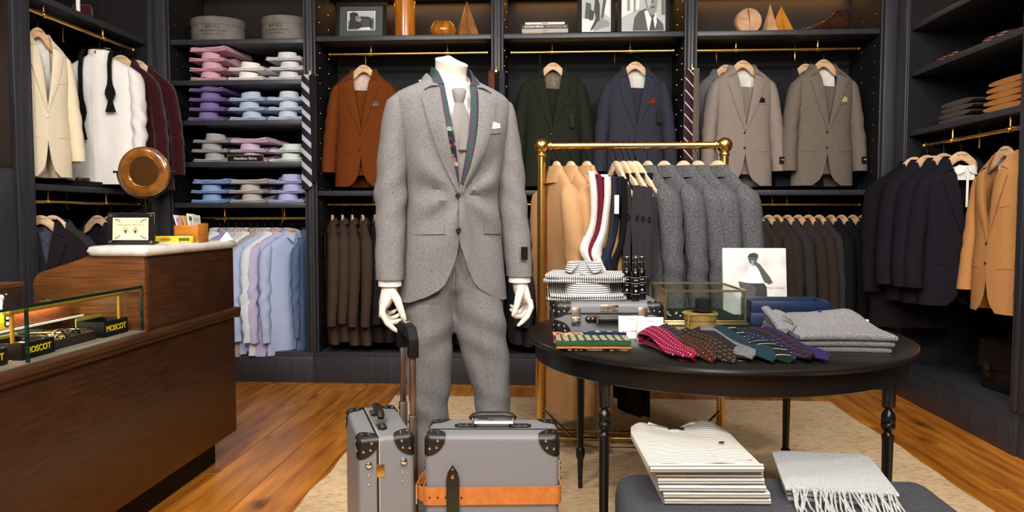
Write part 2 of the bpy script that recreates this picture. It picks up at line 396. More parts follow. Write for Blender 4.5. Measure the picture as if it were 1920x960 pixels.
# ------------------------------------------------------------ rug
def rug():
    nx, ny = 60, 50; rows = []
    for j in range(ny+1):
        v = j/ny; row = []
        for i in range(nx+1):
            u = i/nx
            x0 = -1.01+.02*nz(v*5, 3)+.012*nz(v*17, 9)-.02*v; x1 = 1.73+.025*nz(v*6, 7)+.012*nz(v*19, 2)-.01*v
            y0 = .9; y1 = 4.72+.012*nz(u*9, 5)
            x = lerp(x0, x1, u); y = lerp(y0, y1, v)
            row.append((x, y, .007+.0015*nz(x*3, y*3)))
        rows.append(row)
    r = thing('rug', 'worn cream and beige wool rug under the table and brass rack', 'rug')
    MB().grid(rows).build('rug_pile', M['rug'], r, solid=.006)
    fr = MB(); random.seed(3)
    for i in range(260):
        x = -1.0+2.7*i/259; y = 4.72+.012*nz(i/259*9, 5)
        fr.add([(x-.003, y-.01, .006), (x+.003, y-.01, .006), (x+random.uniform(-.006, .006), y+random.uniform(.012, .03), .003)], [(0, 1, 2)])
    stuff(fr.build('fringe', M['fringe'], r, smooth=False))
rug()
# ------------------------------------------------------------ garments
def interp(tab, z):
    """tab rows (z, a, b, ...) with z falling; smooth interpolation"""
    zs = [t[0] for t in tab]
    if z >= zs[0]: return tab[0][1:]
    if z <= zs[-1]: return tab[-1][1:]
    for i in range(len(tab)-1):
        if zs[i] >= z >= zs[i+1]:
            t = (z-zs[i])/(zs[i+1]-zs[i])
            def cr(k):
                p1, p2 = tab[i][k], tab[i+1][k]; dz = zs[i+1]-zs[i]
                m1 = (p2-tab[i-1][k])/(zs[i+1]-zs[i-1])*dz if i > 0 else (p2-p1)
                m2 = (tab[i+2][k]-p1)/(zs[i+2]-zs[i])*dz if i+2 < len(tab) else (p2-p1)
                d = p2-p1
                if d == 0: m1 = m2 = 0
                else:
                    m1 = max(0, min(3, m1/d))*d; m2 = max(0, min(3, m2/d))*d
                return (2*t**3-3*t*t+1)*p1+(t**3-2*t*t+t)*m1+(-2*t**3+3*t*t)*p2+(t**3-t*t)*m2
            return tuple(cr(k) for k in range(1, len(tab[0])))
N_SUP = 2.5
class Form:
    """a garment's torso: sections plus the front edge, local x right, -y front, z up from collar base"""
    def __init__(s, secs, L, edge, seed=0, wr=.004, fold=0, foldk=26, drag=None):
        s.secs = secs; s.L = L; s.edge = edge; s.seed = seed; s.wr = wr; s.fold = fold; s.foldk = foldk; s.drag = drag
    def wd(s, z): return interp(s.secs, z)
    def yf(s, x, z):
        w, df, db = s.wd(z); u = min(.999, abs(x)/w)
        return -df*(1-u**N_SUP)**(1/N_SUP)+s.dis(x, z, 0)
    def dis(s, x, z, b):
        q = -z/s.L
        d = s.wr*(nz(x*9+s.seed, z*5+b*3, s.seed)+.5*nz(x*20, z*9+s.seed, b))*min(1, q*4)
        if s.fold: d += s.fold*q*math.sin(x*s.foldk+s.seed+2*nz(x*3, z*2, s.seed))
        if s.drag and not b:
            bz, amp = s.drag
            r = math.hypot(x*1.0, z-bz); a = math.atan2(z-bz, abs(x)+.001)
            d += amp*math.cos(a*7+.9*math.copysign(1, x))*math.exp(-((r-.12)/.10)**2)
        return d
    def half(s, side, nz_=30, nf=11, nb=7):
        rows = []
        for i in range(nz_+1):
            q = i/nz_; z = -s.L*(q**1.35 if q < 1 else 1); w, df, db = s.wd(z); xe = s.edge(z, side); row = []
            for k in range(nf+1):
                t = math.sin(k/nf*PI/2); x = xe+(w-xe)*t
                u = min(1, abs(x)/w); y = -df*max(0, 1-u**N_SUP)**(1/N_SUP)+s.dis(side*x, z, 0)*(1-u**6)
                if xe < .02 and x < .03 and side > 0: y -= .004
                row.append((side*x, y, z))
            for k in range(1, nb+1):
                a = k/nb*PI/2; x = w*math.cos(a)**(2/N_SUP) if k < nb else 0; y = db*math.sin(a)**(2/N_SUP)
                row.append((side*x, y+s.dis(side*x, z, 1)*(k/nb), z))
            rows.append(row)
        return rows
    def body(s, name, m, parent, sides=(1, -1), **k):
        mb = MB()
        for sd in sides: mb.grid(s.half(sd, **k), flip=sd < 0)
        return mb.build(name, m, parent, solid=.004, angle=80)
    def patch(s, name, m, parent, pts_rows, off=.004, thick=.003, angle=60, label=None):
        """pts_rows: rows of (x, z) draped on the front"""
        rows = [[(x, s.yf(x, z)-off, z) for x, z in r] for r in pts_rows]
        return MB().grid(rows).build(name, m, parent, solid=thick, angle=angle, label=label, off=0)
    def flap(s, name, m, parent, x0, x1, z0, z1, off=.0025, n=5, slant=0, thick=.002):
        return s.patch(name, m, parent, [[(lerp(x0, x1, i/n), lerp(z0, z1, j/2)+slant*i/n) for i in range(n+1)] for j in range(3)], off, thick)
    def lapel(s, m, parent, side, zt, zb, tip, notch=True, belly=.012, off=.006):
        rows = []; n = 14
        xi0 = s.edge(zt, side)
        for i in range(n+1):
            t = i/n
            zi = lerp(zt, zb, t); xi = s.edge(zi, side)-.002
            xo = lerp(tip[0], s.edge(zb, side)+.004, t)+belly*math.sin(PI*min(1, t*1.0))*(1-t*.3); zo = lerp(tip[1], zb-.008, t)
            r = []
            for k in range(5):
                u = k/4; x = lerp(xi, xo, u); z = lerp(zi, zo, u)
                r.append((side*x, s.yf(side*x, z)-off-.006*math.sin(PI*u)*(1-t)-.002-.005*u*(1-t*.7), z))
            rows.append(r)
        return MB().grid(rows, flip=side < 0).build('lapel', m, parent, solid=.003, angle=70, off=0)
    def collar(s, m, parent, zt, tip, h=.042, neck=None):
        """turn-down collar from the back of the neck round to the notch"""
        w0, df0, db0 = s.wd(-.005); rows = []; n = 20
        for i in range(n+1):
            t = i/n*2-1; sd = 1 if t >= 0 else -1; a = abs(t)
            xe = s.edge(zt, sd)
            if a < .6:
                b = a/.6*PI/2; p = Vector((sd*w0*math.sin(b), (db0+.004)*math.cos(b), .018)); o = Vector((sd*.030*math.sin(b), .018*math.cos(b), -h))
            else:
                b = (a-.6)/.4; z = lerp(.014, zt, b); x = lerp(w0, xe, b)
                p = Vector((sd*x, lerp(0, s.yf(sd*x, zt)-.008, b), z)); q = Vector((sd*tip[0], s.yf(sd*tip[0], tip[1])-.006, tip[1]))
                o = Vector((sd*.030, 0, -h)).lerp(q-p, b)
            rows.append([p+o*u+Vector((0, 0, .006*math.sin(PI*u))) for u in (0, .25, .5, .75, 1)])
        return MB().grid(rows).build('collar', m, parent, solid=.003, angle=75, off=0)
def sleeve(m, parent, side, tab, seed=0, n=14, nr=22, wr=.005, name='sleeve', cuff=None):
    """tab rows: z, cx, cy, rx, ry"""
    z0, z1 = tab[0][0], tab[-1][0]; rings = []
    for i in range(nr+1):
        t = i/nr; z = lerp(z0, z1, t**.9 if t else 0); cx, cy, rx, ry = interp(tab, z); r = []
        for k in range(n):
            a = 2*PI*k/n; d = wr*nz(math.cos(a)*1.3+seed, math.sin(a)*1.3, z*16+seed)*min(1, t*4)+wr*.7*math.sin(z*55+3*math.cos(a)+seed)*math.exp(-((t-.5)/.2)**2)
            r.append((side*(cx+(rx+d)*math.cos(a)), cy+(ry+d)*math.sin(a), z+.18*rx*math.cos(a)*(1 if t < .25 else 0)*(-1)))
        rings.append(r)
    mb = MB().loft(rings, (True, False))
    last = rings[-1]; c = Vector((0, 0, 0))
    for p in last: c += Vector(p)/n
    inner = [tuple(c+(Vector(p)-c)*.9) for p in last]; up = [tuple(c+(Vector(p)-c)*.88+Vector((0, 0, .03))) for p in last]
    mb.loft([last, inner, up], (False, True))
    return mb.build(name, m, parent, angle=75)
def disc_button(parent, x, y, z, r=.0075, m=None, R=None, name='button'):
    return MB().lathe([(r, 0), (r, .002), (r*.75, .0035), (r*.6, .0022), (0.0005, .0022)], 10, T(x, y, z) @ (R or RX(PI/2))).build(name, m or M['button'], parent)

SUIT = [(.02, .072, .045, .05), (0, .078, .05, .052), (-.03, .115, .062, .058), (-.06, .155, .075, .066), (-.09, .188, .084, .074), (-.115, .203, .09, .08), (-.15, .206, .094, .085), (-.25, .202, .10, .09),
        (-.42, .190, .093, .085), (-.6, .203, .098, .09), (-.9, .215, .10, .095)]
def suit_edge(zb=-.43, zc=-.56, L=.82, w0=.068, spread=.085, ov=-.008):
    def e(z, side):
        if z > zb: return max(ov if side > 0 else -ov*.6, lerp(w0, 0, min(1, max(0, (-z-.02)/(-zb-.02)))))+0
        if z > zc: return ov if side > 0 else -ov*.4
        t = (zc-z)/(L+zc); return (ov if side > 0 else -ov*.4)+spread*(max(0, t)**1.7)*.55+spread*.45*(max(0, (t-.72)/.28)**2 if t > .72 else 0)
    return e
def squash(tab, k): return [tuple([r[0], r[1]]+[v*k for v in r[2:]]) for r in tab]
SLV = [(-.078, .172, 0, .01, .02), (-.09, .178, 0, .03, .045), (-.115, .183, 0, .042, .06), (-.17, .195, 0, .05, .07), (-.3, .214, -.006, .052, .07), (-.45, .232, -.018, .051, .064), (-.62, .243, -.04, .05, .056), (-.72, .245, -.055, .048, .052)]
def make_suit(name, label, m, lining='white', group=None, trousers=None, square=None, sq_label=None, tag_=None, flat=1, seed=0, L=.82, full=True, spread=.085, cat='suit', fold=0, buttons=True, wr=.004):
    r = thing(name, label, cat, group=group)
    secs = [(a, b, c*flat, d*flat) for a, b, c, d in SUIT]
    F = Form(secs, L, suit_edge(L=L, spread=spread), seed, wr=wr, fold=fold)
    F.body('jacket_body', m, r, nz_=30 if full else 18, nf=11 if full else 7, nb=7 if full else 4)
    slv = [(z, cx, cy*flat, rx*(.85 if flat < 1 else 1), ry*max(flat, .62)) for z, cx, cy, rx, ry in SLV]
    for sd in (1, -1):
        s_ = sleeve(m, r, sd, slv, seed+sd, n=14 if full else 10, nr=22 if full else 14)
        cz, cx, cy, rx, ry = slv[-1]
        b = MB()
        for k in range(4):      # sleeve buttons along the rear seam
            yy = cy+ry*.2; zz = cz+.03+.019*k
            b.ball((sd*(cx+rx*1.0), yy, zz), .006, 6, 4, sx=.6)
        b.build('cuff_buttons', M['button'], s_)
        F.lapel(m, r, sd, -.075, -.44, (.128, -.108))
    F.collar(m, r, -.066, (.118, -.083))
    if lining:
        lm = M[lining] if isinstance(lining, str) else lining
        yb = .03*flat
        MB().grid([[(lerp(-.085, .085, i/6)*(1+.4*j/4), yb+.018*math.cos((i/6-.5)*PI)*flat, lerp(.0, -.4, j/4)) for i in range(7)] for j in range(5)]).build('lining', lm, r, solid=.002)
    if trousers:
        tm = m
        rows = []
        for j in range(10):
            z = lerp(-.145, -.74, j/9); w = lerp(.075, .10, min(1, j/4))
            rows.append([(w*math.cos(a), (-.028+.022*math.sin(a)-.010*math.cos(3*a))*flat, z) for a in [2*PI*k/16 for k in range(16)]])
        MB().loft(rows).build('trousers', tm, r, angle=70)
    if full:
        if buttons:
            for z in (-.462, -.565): disc_button(r, -.012, F.yf(-.012, z)-.006, z)
        for sd in (1, -1): F.flap('pocket_flap', m, r, sd*.07, sd*.175, -.545, -.592, slant=.006)
        F.flap('breast_pocket', m, r, .075, .150, -.262, -.278, slant=.010)
        if square:
            mb = MB()
            for k, (dx, rot, h) in enumerate(((-.010, .5, .026), (.002, .25, .036), (.013, -.5, .022))):
                x = .103+dx
                mb.add([(x-.013, F.yf(x, -.26)-.006, -.258), (x+.013, F.yf(x, -.26)-.006, -.258), (x+.012+rot*.03, F.yf(x, -.24)-.010-k*.002, -.258+h*.6), (x-rot*.02, F.yf(x, -.22)-.010-k*.002, -.258+h), (x-.013, F.yf(x, -.24)-.009, -.258+h*.55)], [(0, 1, 2, 3, 4)])
            mb.build('pocket_square', square, r, solid=.004, off=0, label=sq_label)
        if tag_:
            cz, cx, cy, rx, ry = slv[-1]
            t = MB().box(cx-.02, cx+.02, cy-ry-.009, cy-ry-.005, cz+.05, cz+.095).build('sleeve_label', M['matte_black'], r)
            text('lettering', tag_, .011, M['white'], t, T(cx, cy-ry-.0097, cz+.074) @ FACE)
    return r
# hanger: the origin is the rail axis; wood hangs below the hook
def hanger_mesh():
    pts_t = []; pts_b = []
    for i in range(25):
        u = i/24*2-1; x = u*.205; a = abs(u)
        tb3 = [(0, 0), (.08, -.002), (.15, -.009), (.22, -.021), (.3, -.037), (.49, -.078), (.756, -.133), (1, -.172)]
        zt = -.075+np.interp(a, [q[0] for q in tb3], [q[1] for q in tb3])
        th = (.050+.010*min(1, a/.25)) if a < .3 else lerp(.060, .022, min(1, (a-.3)/.4))
        if a > .93: th *= .6
        pts_t.append((x, zt)); pts_b.append((x, zt-th))
    poly = pts_t+pts_b[::-1]
    return MB().prism(poly, -.009, .009, RX(PI/2)).mesh('wood', M['hanger'], bevel=.004, seg=2)
HW = hanger_mesh()
HWP = HW.copy(); HWP.materials.clear(); HWP.materials.append(M['hangerp'])
hk = [(.0, 0, -.076), (.0, 0, -.045), (.004, 0, -.032), (.015, 0, -.02)]+[(.0165*math.cos(a), 0, .0165*math.sin(a)) for a in [(-.6+.45*k)*1.0 for k in range(9)]]
HOOKM = MB().tube(hk, .0018, 6).mesh('hook', M['wire'])
HOOKR = MB().tube([(p[0]*1.25, 0, p[2]*1.2 if p[2] > -.04 else p[2]) for p in hk], .0018, 6).mesh('hook', M['wire'])
HTXT = 'THE MENS'
def make_hanger(label, loc, rz, group=None, pale=False, txt=True, hook_side=False, cat='hanger', tilt=0):
    h = thing('wooden_hanger', label, cat, loc, (0, tilt, rz), group)
    w = obj('wood', HWP if pale else HW, h)
    obj('hook', HOOKR if pale else HOOKM, h, rot=(0, 0, PI/2))
    if txt: text('lettering', HTXT, .0125, M['black'], w, T(0, -.0093, -.096) @ FACE, ext=.0003)
    return h
HD = -.118                               # garment collar base below the rail axis

# shirts on hangers
SHIRT = [(.02, .062, .05, .05), (0, .066, .052, .052), (-.025, .11, .06, .058), (-.05, .155, .07, .064), (-.075, .19, .075, .07), (-.10, .205, .078, .072), (-.15, .206, .08, .075), (-.3, .20, .078, .075), (-.5, .20, .078, .078), (-.9, .22, .078, .078)]
SSLV = [(-.065, .178, 0, .012, .02), (-.08, .19, 0, .035, .045), (-.11, .208, 0, .048, .056), (-.17, .22, 0, .052, .062), (-.32, .228, -.004, .05, .058), (-.5, .236, -.014, .046, .05), (-.68, .236, -.028, .042, .044), (-.70, .236, -.03, .034, .037), (-.705, .236, -.03, .034, .037), (-.76, .236, -.033, .036, .04)]
def shirt_collar(F, m, parent, h=.045, spread=.055, up=False):
    rows = []; n = 18; w0, df0, db0 = F.wd(0)
    for i in range(n+1):
        t = (i/n*2-1); a = t*PI*.97
        p = Vector((w0*math.sin(a), db0*math.cos(a) if abs(a) < PI/2 else (df0+.006)*math.cos(a), .0+.004*math.cos(a)-.030*(1-math.cos(a))/2))
        if up: q = [p, p+Vector((0, 0, .028)), p+Vector((-math.sin(a)*.004, 0, .056))]
        else:
            o = Vector((math.sin(a)*.018, math.cos(a)*.015, -h*.8))
            if abs(t) > .75: o += Vector((math.copysign(.03*(abs(t)-.75)/.25, t), -.006, -.028*(abs(t)-.75)/.25))
            q = [p, p+Vector((0, 0, .034)), p+Vector((math.sin(a)*.006, math.cos(a)*.006, .037)), p+Vector((0, 0, .034))+o*.55, p+Vector((0, 0, .034))+o]
        rows.append(q)
    return MB().grid(rows).build('collar', m, parent, solid=.0025, angle=70, off=0)
def make_shirt(name, label, m, group=None, flat=.5, seed=0, L=.86, up=False, full=False, cat='shirt', buttons=True):
    r = thing(name, label, cat, group=group)
    secs = [(a, b, c*flat, d*flat) if a < -.04 else (a, b, c*lerp(1, flat, min(1, max(0, -a/.04))), d*lerp(1, flat, min(1, max(0, -a/.04)))) for a, b, c, d in SHIRT]
    e = lambda z, sd: -.010 if sd > 0 else .008
    F = Form(secs, L, e, seed, wr=.010, fold=.010, foldk=34)
    F.body('shirt_body', m, r, nz_=26 if full else 16, nf=12 if full else 9, nb=6 if full else 4)
    for sd in (1, -1):
        slv = [(z, cx, cy*flat, rx*.85, ry*max(.6, flat)) for z, cx, cy, rx, ry in SSLV]
        sleeve(m, r, sd, slv, seed+sd*2, n=14, nr=28 if full else 22, wr=.012)
    shirt_collar(F, m, r, up=up)
    F.patch('placket', m, r, [[(x, lerp(-.02, -L+.01, j/14)) for x in (-.016, 0, .016)] for j in range(15)], off=.006, thick=.0015)
    if buttons:
        b = MB()
        for k in range(6): b.ball((0, F.yf(0, -.08-.11*k)-.009, -.08-.11*k), .0045, 6, 4, sy=.5)
        b.build('shirt_buttons', M['white'], r)
    return r
# overcoats
COAT = [(.02, .07, .05, .055), (0, .076, .055, .058), (-.03, .115, .066, .064), (-.06, .158, .08, .074), (-.09, .19, .09, .082), (-.115, .206, .096, .088), (-.16, .212, .1, .095), (-.3, .212, .105, .10), (-.6, .222, .108, .105), (-1.3, .25, .125, .12)]
CSLV = [(-.075, .172, .0, .012, .02), (-.09, .187, .0, .037, .05), (-.12, .208, .0, .055, .07), (-.18, .222, .0, .062, .078), (-.32, .234, -.01, .062, .074), (-.48, .242, -.03, .058, .066), (-.66, .242, -.06, .056, .06), (-.78, .24, -.08, .056, .058)]
def make_coat(name, label, m, L=1.2, group=None, flat=.6, seed=0, collar_h=.075, cat='coat'):
    r = thing(name, label, cat, group=group)
    secs = [(a, b, c*flat, d*flat) for a, b, c, d in COAT]
    e = lambda z, sd: (-.03 if sd > 0 else .02) if z < -.35 else lerp(.06, -.03 if sd > 0 else .02, min(1, -z/.35))
    F = Form(secs, L, e, seed, wr=.008, fold=.017, foldk=24)
    F.body('coat_body', m, r, nz_=30, nf=10, nb=7)
    for sd in (1, -1):
        slv = [(z, cx, cy*flat, rx*.95, ry*max(.75, flat)) for z, cx, cy, rx, ry in CSLV]
        sleeve(m, r, sd, slv, seed+sd*3, n=14, nr=22, wr=.008)
        F.lapel(m, r, sd, -.085, -.36, (.135, -.115))
    F.collar(m, r, -.07, (.12, -.09), h=collar_h)
    for z in (-.38, -.52, -.66): disc_button(r, -.02, F.yf(-.02, z)-.007, z, .010)
    return r
# ------------------------------------------------------------ cloth for the garments
C = {}
C['rust'] = fab('rust_flannel', '5c2d0c', '753d15', 300, .2)
C['dkbrown'] = fab('dark_brown_flannel', '2c1a12', '3c261b', 300)
C['green'] = fab('dark_green_wool', '1e2019', '2a2c23', 400)
C['navy'] = fab('slate_navy_wool', '2b2d38', '3b3d49', 400)
C['pale'] = fab('pale_grey_wool', '82776f', '9d9087', 420)
C['taupe'] = fab('taupe_grey_wool', '5a5149', '857a6f', 420)
C['midgrey'] = fab('mid_grey_wool', '5c5c60', '75757a', 420)
C['inky'] = fab('ink_wool', '1c1c21', '25252b', 400)
C['brown'] = fab('cocoa_wool', '382b23', '493a30', 400)
C['plum'] = fab('plum_black_wool', '1b1519', '251e23', 400)
C['char'] = fab('charcoal_wool', '29272a', '363437', 400)
C['umber'] = fab('umber_suiting', '2b2320', '3a302b', 400)
C['black'] = fab('black_wool', '100f10', '191718', 300)
C['midnight'] = fab('midnight_wool', '15131a', '1f1d26', 400)
C['tanw'] = fab('tan_camelhair', 'b07a46', 'c58f5a', 350, .25)
C['camel'] = fab('camel_coat_cloth', 'b58a5f', 'c39a70', 500, .3)
C['tweed'] = fab('salt_pepper_tweed', '1b1b1e', '838387', 520, .4, lo=.42, hi=.66, detail=1)
C['ivory'] = fab('ivory_wool', 'e3d5b6', 'efe3c8', 300, .15)
C['white'] = fab('white_poplin', 'e9e6e2', 'f4f2ef', 200, .1)
C['velvet'] = fab('burgundy_velvet', '2a0710', '40101a', 260, .2, sheen=.2)
C['lilac'] = fab('lilac_poplin', '8f83b8', 'a398c6', 250, .1)
C['sky'] = fab('sky_poplin', 'a3b3d8', 'b9c7e6', 250, .1)
C['palesky'] = fab('pale_sky_poplin', 'd2dae4', 'e4eaf0', 250, .1)
C['lav'] = fab('lavender_poplin', 'b4add2', 'c6c0de', 250, .1)
C['denim'] = fab('denim_chambray', '4a5f80', '5f7496', 300, .2)
C['ging'] = pat('grey_check_poplin', 'd5d3d3', '77767c', 'check', 'X', 90, .22)
C['tat'] = pat('taupe_check_poplin', 'bdb3ab', '7d736d', 'check', 'X', 110, .4)
C['lin_w'] = fab('white_satin', 'd9d6d0', 'e9e6e1', 40, .15, rough=.5)
C['lin_p'] = fab('blush_satin', 'cdb1a4', 'e0c9bf', 40, .15, rough=.5)
C['lin_b'] = fab('bronze_satin', '6a5a48', '857462', 40, .15, rough=.5)
C['lin_d'] = fab('dark_satin', '3f4350', '5a5f70', 40, .15, rough=.5)
SQ = {k: fab('square_'+k, a, b, 90, .1) for k, a, b in (('navy', '1a1d27', '8d8b8d'), ('green', '0d150f', '1f4a29'), ('red', '2a1a1c', 'a83f22'), ('black', '141214', '241f22'), ('gold', '8c7a4a', 'ddd0a0'))}

# ------------------------------------------------------------ upper rails of the back wall
def hang(label_of, g, x, y, z, rz, pale=False, label=None, loc=None):
    """a hanger on a rail and the garment on it share position and turn"""
    h = make_hanger('wooden hanger carrying the '+label_of, (x, y, z), rz, 'wooden hangers in use', pale)
    g.location = (x, y, z+HD); g.rotation_euler = (0, 0, rz)
    return h
YR = 5.29; ZR = 2.315
def up(x, name, label, m, rz=0, dy=0, **k):
    s = make_suit(name, label, m, **k); hang(label.split(' hung')[0], s, x, YR+dy, ZR, rz); return s
up(-1.36, 'suit', 'rust brown suit hung facing forward on the second bay rail', C['rust'], .04, lining=C['lin_p'], trousers=True, square=SQ['navy'], sq_label='navy and white pocket square', seed=1, group='suits on the upper rails')
up(-.74, 'suit', 'dark brown suit hung half hidden behind the mannequin', C['dkbrown'], .05, lining=C['lin_p'], trousers=True, seed=2, group='suits on the upper rails')
s = up(-.02, 'suit', 'dark green suit hung on the third bay rail', C['green'], .0, lining=C['lin_b'], trousers=True, square=SQ['green'], sq_label='green patterned pocket square', seed=3, group='suits on the upper rails')
MB().box(.12, .146, -.108, -.105, -.42, -.33).build('hang_tag', M['matte_black'], s)
s = up(.55, 'suit', 'slate navy suit hung beside the dark green suit', C['navy'], .05, lining=C['lin_w'], trousers=True, square=SQ['red'], sq_label='orange red pocket square', seed=4, group='suits on the upper rails')
MB().box(.135, .17, -.112, -.109, -.39, -.30).build('hang_tag', M['matte_black'], s)
up(1.285, 'suit', 'pale grey suit with black pocket square hung on the right bay rail', C['pale'], .08, lining=C['lin_w'], trousers=True, square=SQ['black'], sq_label='black pocket square', tag_='THE', seed=5, spread=.11, group='suits on the upper rails')
up(1.83, 'suit', 'taupe grey suit with gold pocket square hung at the rail end', C['taupe'], .10, lining=C['lin_w'], trousers=True, square=SQ['gold'], sq_label='gold patterned pocket square', tag_='THE', seed=6, spread=.10, group='suits on the upper rails')
up(1.20, 'suit', 'mid grey suit hung behind the pale grey suit', C['midgrey'], .10, .14, lining=C['lin_w'], flat=.7, seed=7, full=False)
up(1.755, 'suit', 'ink dark suit hung behind the taupe grey suit', C['inky'], .12, .14, lining=C['lin_w'], flat=.7, seed=8, full=False)

# ------------------------------------------------------------ lower rails of the back wall
Z2 = 1.254
def row(protos, items, y, z, place, group, hang_group, cat='jacket', word='jacket', rz0=0):
    """items: (x, key, turn); each garment a copy of the first of its cloth"""
    random.seed(len(items)*3+1)
    made = {}
    for i, (x, key, rz) in enumerate(items):
        col, m, fn = protos[key]
        lab = '%s %s, %s from the left %s' % (col, word, ORD[i], place)
        rz += random.uniform(-.05, .05)
        if key in made: g = dup(made[key], lab, (0,0,0), 0, group)
        else: g = fn(lab, m); g['group'] = group; made[key] = g
        g.location = (x, y+random.uniform(-.006, .006), z+HD+(.008 if word == 'shirt' else 0)); g.rotation_euler = (0, 0, rz); g.scale = (1, 1, random.uniform(.98, 1.02))
        make_hanger('beech hanger of the '+lab, (x, y, z), rz, hang_group)
FL = .5
jk = lambda lining: (lambda lab, m: make_suit('suit_jacket', lab, m, lining=lining, flat=FL, full=False, L=.86, seed=random.randint(1, 60), cat='jacket', fold=.004, wr=.006))
row({'b': ('cocoa brown', C['brown'], jk(C['lin_d'])), 'p': ('plum black', C['plum'], jk(C['lin_d']))},
    [(-1.60, 'b', -1.25), (-1.527, 'b', -1.25), (-1.455, 'b', -1.28), (-1.38, 'b', -1.22), (-1.29, 'p', -1.25), (-1.21, 'p', -1.28), (-1.12, 'p', -1.25), (-1.02, 'p', -1.3), (-.92, 'p', -1.3), (-.80, 'p', -1.3), (-.68, 'p', -1.3), (-.56, 'p', -1.3)], YR, Z2,
    'under the rust suit', 'jackets on the lower rail of the second bay', 'hangers on the lower rail of the second bay')
row({'c': ('charcoal', C['char'], jk(C['lin_d']))}, [(-.30, 'c', -1.25), (-.222, 'c', -1.25), (-.15, 'c', -1.25), (-.07, 'c', -1.25), (.02, 'c', -1.25)], YR, Z2,
    'behind the brass rack', 'jackets on the lower rail of the third bay', 'hangers on the lower rail of the third bay')
row({'u': ('umber', C['umber'], jk(C['lin_d'])), 'd': ('dark charcoal', C['char'], jk(C['lin_d'])), 'k': ('black', C['black'], jk(C['lin_d']))},
    [(1.18, 'u', -1.12), (1.26, 'u', -1.12), (1.34, 'u', -1.12), (1.406, 'u', -1.12), (1.479, 'u', -1.12), (1.537, 'u', -1.12), (1.609, 'd', -1.08), (1.682, 'u', -1.08), (1.751, 'u', -1.08), (1.823, 'd', -1.08), (1.902, 'k', -1.3), (1.975, 'k', -1.3), (2.05, 'k', -1.3), (2.118, 'k', -1.3)], YR, Z2,
    'under the two pale suits', 'jackets on the lower rail of the right bay', 'hangers on the lower rail of the right bay')
sh = lambda lab, m: make_shirt('dress_shirt', lab, m, flat=.5, seed=random.randint(1, 60))
row({'l': ('lilac', C['lilac'], sh), 's': ('sky blue', C['sky'], sh), 'g': ('grey checked', C['ging'], sh), 'w': ('pale blue white', C['palesky'], sh), 't': ('taupe checked', C['tat'], sh), 'v': ('lavender', C['lav'], sh), 'd': ('denim', C['denim'], sh)},
    [(-2.42, 'w', .95), (-2.36, 'l', .98), (-2.30, 's', .98), (-2.25, 'g', 1.0), (-2.195, 'w', .98), (-2.14, 't', 1.0), (-2.09, 's', .98), (-2.035, 'w', 1.0), (-1.975, 'v', .98), (-1.895, 's', .98), (-1.80, 'd', 1.25)], 5.27, 1.155,
    'under the folded shirts', 'dress shirts on the low rail', 'hangers on the shirt rail', word='shirt')

_d = [o for o in bpy.data.objects if o.get('label', '').startswith('denim shirt')][0]; _h = [o for o in bpy.data.objects if o.get('label', '').startswith('beech hanger of the denim shirt')][0]
for o_ in (_d, _h): o_.location.y += .08; o_.location.x += .01; o_.rotation_euler.z = 1.35
_d.scale = (.85, .8, .97); _h.scale = (.8, 1, 1)
# ------------------------------------------------------------ left cabinet
XLR = XL-.05
def side(g, lab, x, y, z, rz, hl=None):
    hang(lab, g, x, y, z, rz)
sj = make_suit('dinner_jacket', 'ivory dinner jacket, front one beside the left cabinet post', C['ivory'], lining=C['lin_w'], seed=11, cat='jacket', group='ivory dinner jackets', buttons=False)
disc_button(sj, -.012, -.108, -.47, .009, M['white'])
hi_ = hang('front ivory dinner jacket', sj, XLR-.02, 4.03, 2.285, 1.15)
sj.scale = (.76, .72, .95)
hi_.scale = (.76, 1, 1)
d_ = dup(sj, 'ivory dinner jacket behind the front one, partly hidden by the post', (XLR-.09, 4.12, 2.285+HD), 1.3, 'ivory dinner jackets')
make_hanger('wooden hanger carrying the rear ivory dinner jacket', (XLR-.09, 4.12, 2.285), 1.3, 'wooden hangers in use').scale = (.76, 1, 1)
ws = make_shirt('evening_shirt', 'white evening shirt with stand up collar and undone black bow tie', C['white'], flat=.9, seed=12, up=True, full=True, L=.80)
side(ws, 'white evening shirt', XLR, 4.56, 2.285, .12)
bt = thing('bow_tie', 'undone black bow tie hanging round the white evening shirt collar', 'bow tie', (XLR, 4.56, 2.285+HD), .12)
def bow_end(x0, zb, sx):
    rows = []
    prof = [(.03, .014), (0, .014), (-.10, .013), (-.22, .012), (-.28, .016), (-.33, .028), (-.365, .032), (-.40, .024), (-.435, .014), (-.47, .020), (-.53, .032)]
    for z, w in prof:
        zz = z*zb; rows.append([(x0+w*u, -.099-.004*(1 if zz < -.05 else 0)+(.05 if z > 0 else 0)+(.02 if z == 0 else 0), zz) for u in (-1, 0, 1)])
    return MB().grid(rows)
bow_end(-.072, 1.0, -1).build('tie_end', C['black'], bt, solid=.004)
bow_end(.102, .68, 1).build('tie_end', C['black'], bt, solid=.004)
MB().tube([(.075*math.sin(a), -.055*math.cos(a)+.0, .035) for a in [-2.6+.4*k for k in range(14)]], (.004, .012), 8).build('tie_band', C['black'], bt)
vj = make_suit('velvet_jacket', 'burgundy velvet jacket directly behind the white evening shirt', C['velvet'], lining=C['lin_w'], seed=13, cat='jacket', full=True, group='burgundy velvet jackets', flat=.8)
side(vj, 'first burgundy velvet jacket', XLR+.03, 4.74, 2.285, .25)
dup(vj, 'burgundy velvet jacket furthest back at the end of the left rail', (XLR+.05, 4.90, 2.285+HD), .3, 'burgundy velvet jackets')
make_hanger('wooden hanger carrying the rear burgundy velvet jacket', (XLR+.05, 4.90, 2.285), .3, 'wooden hangers in use')
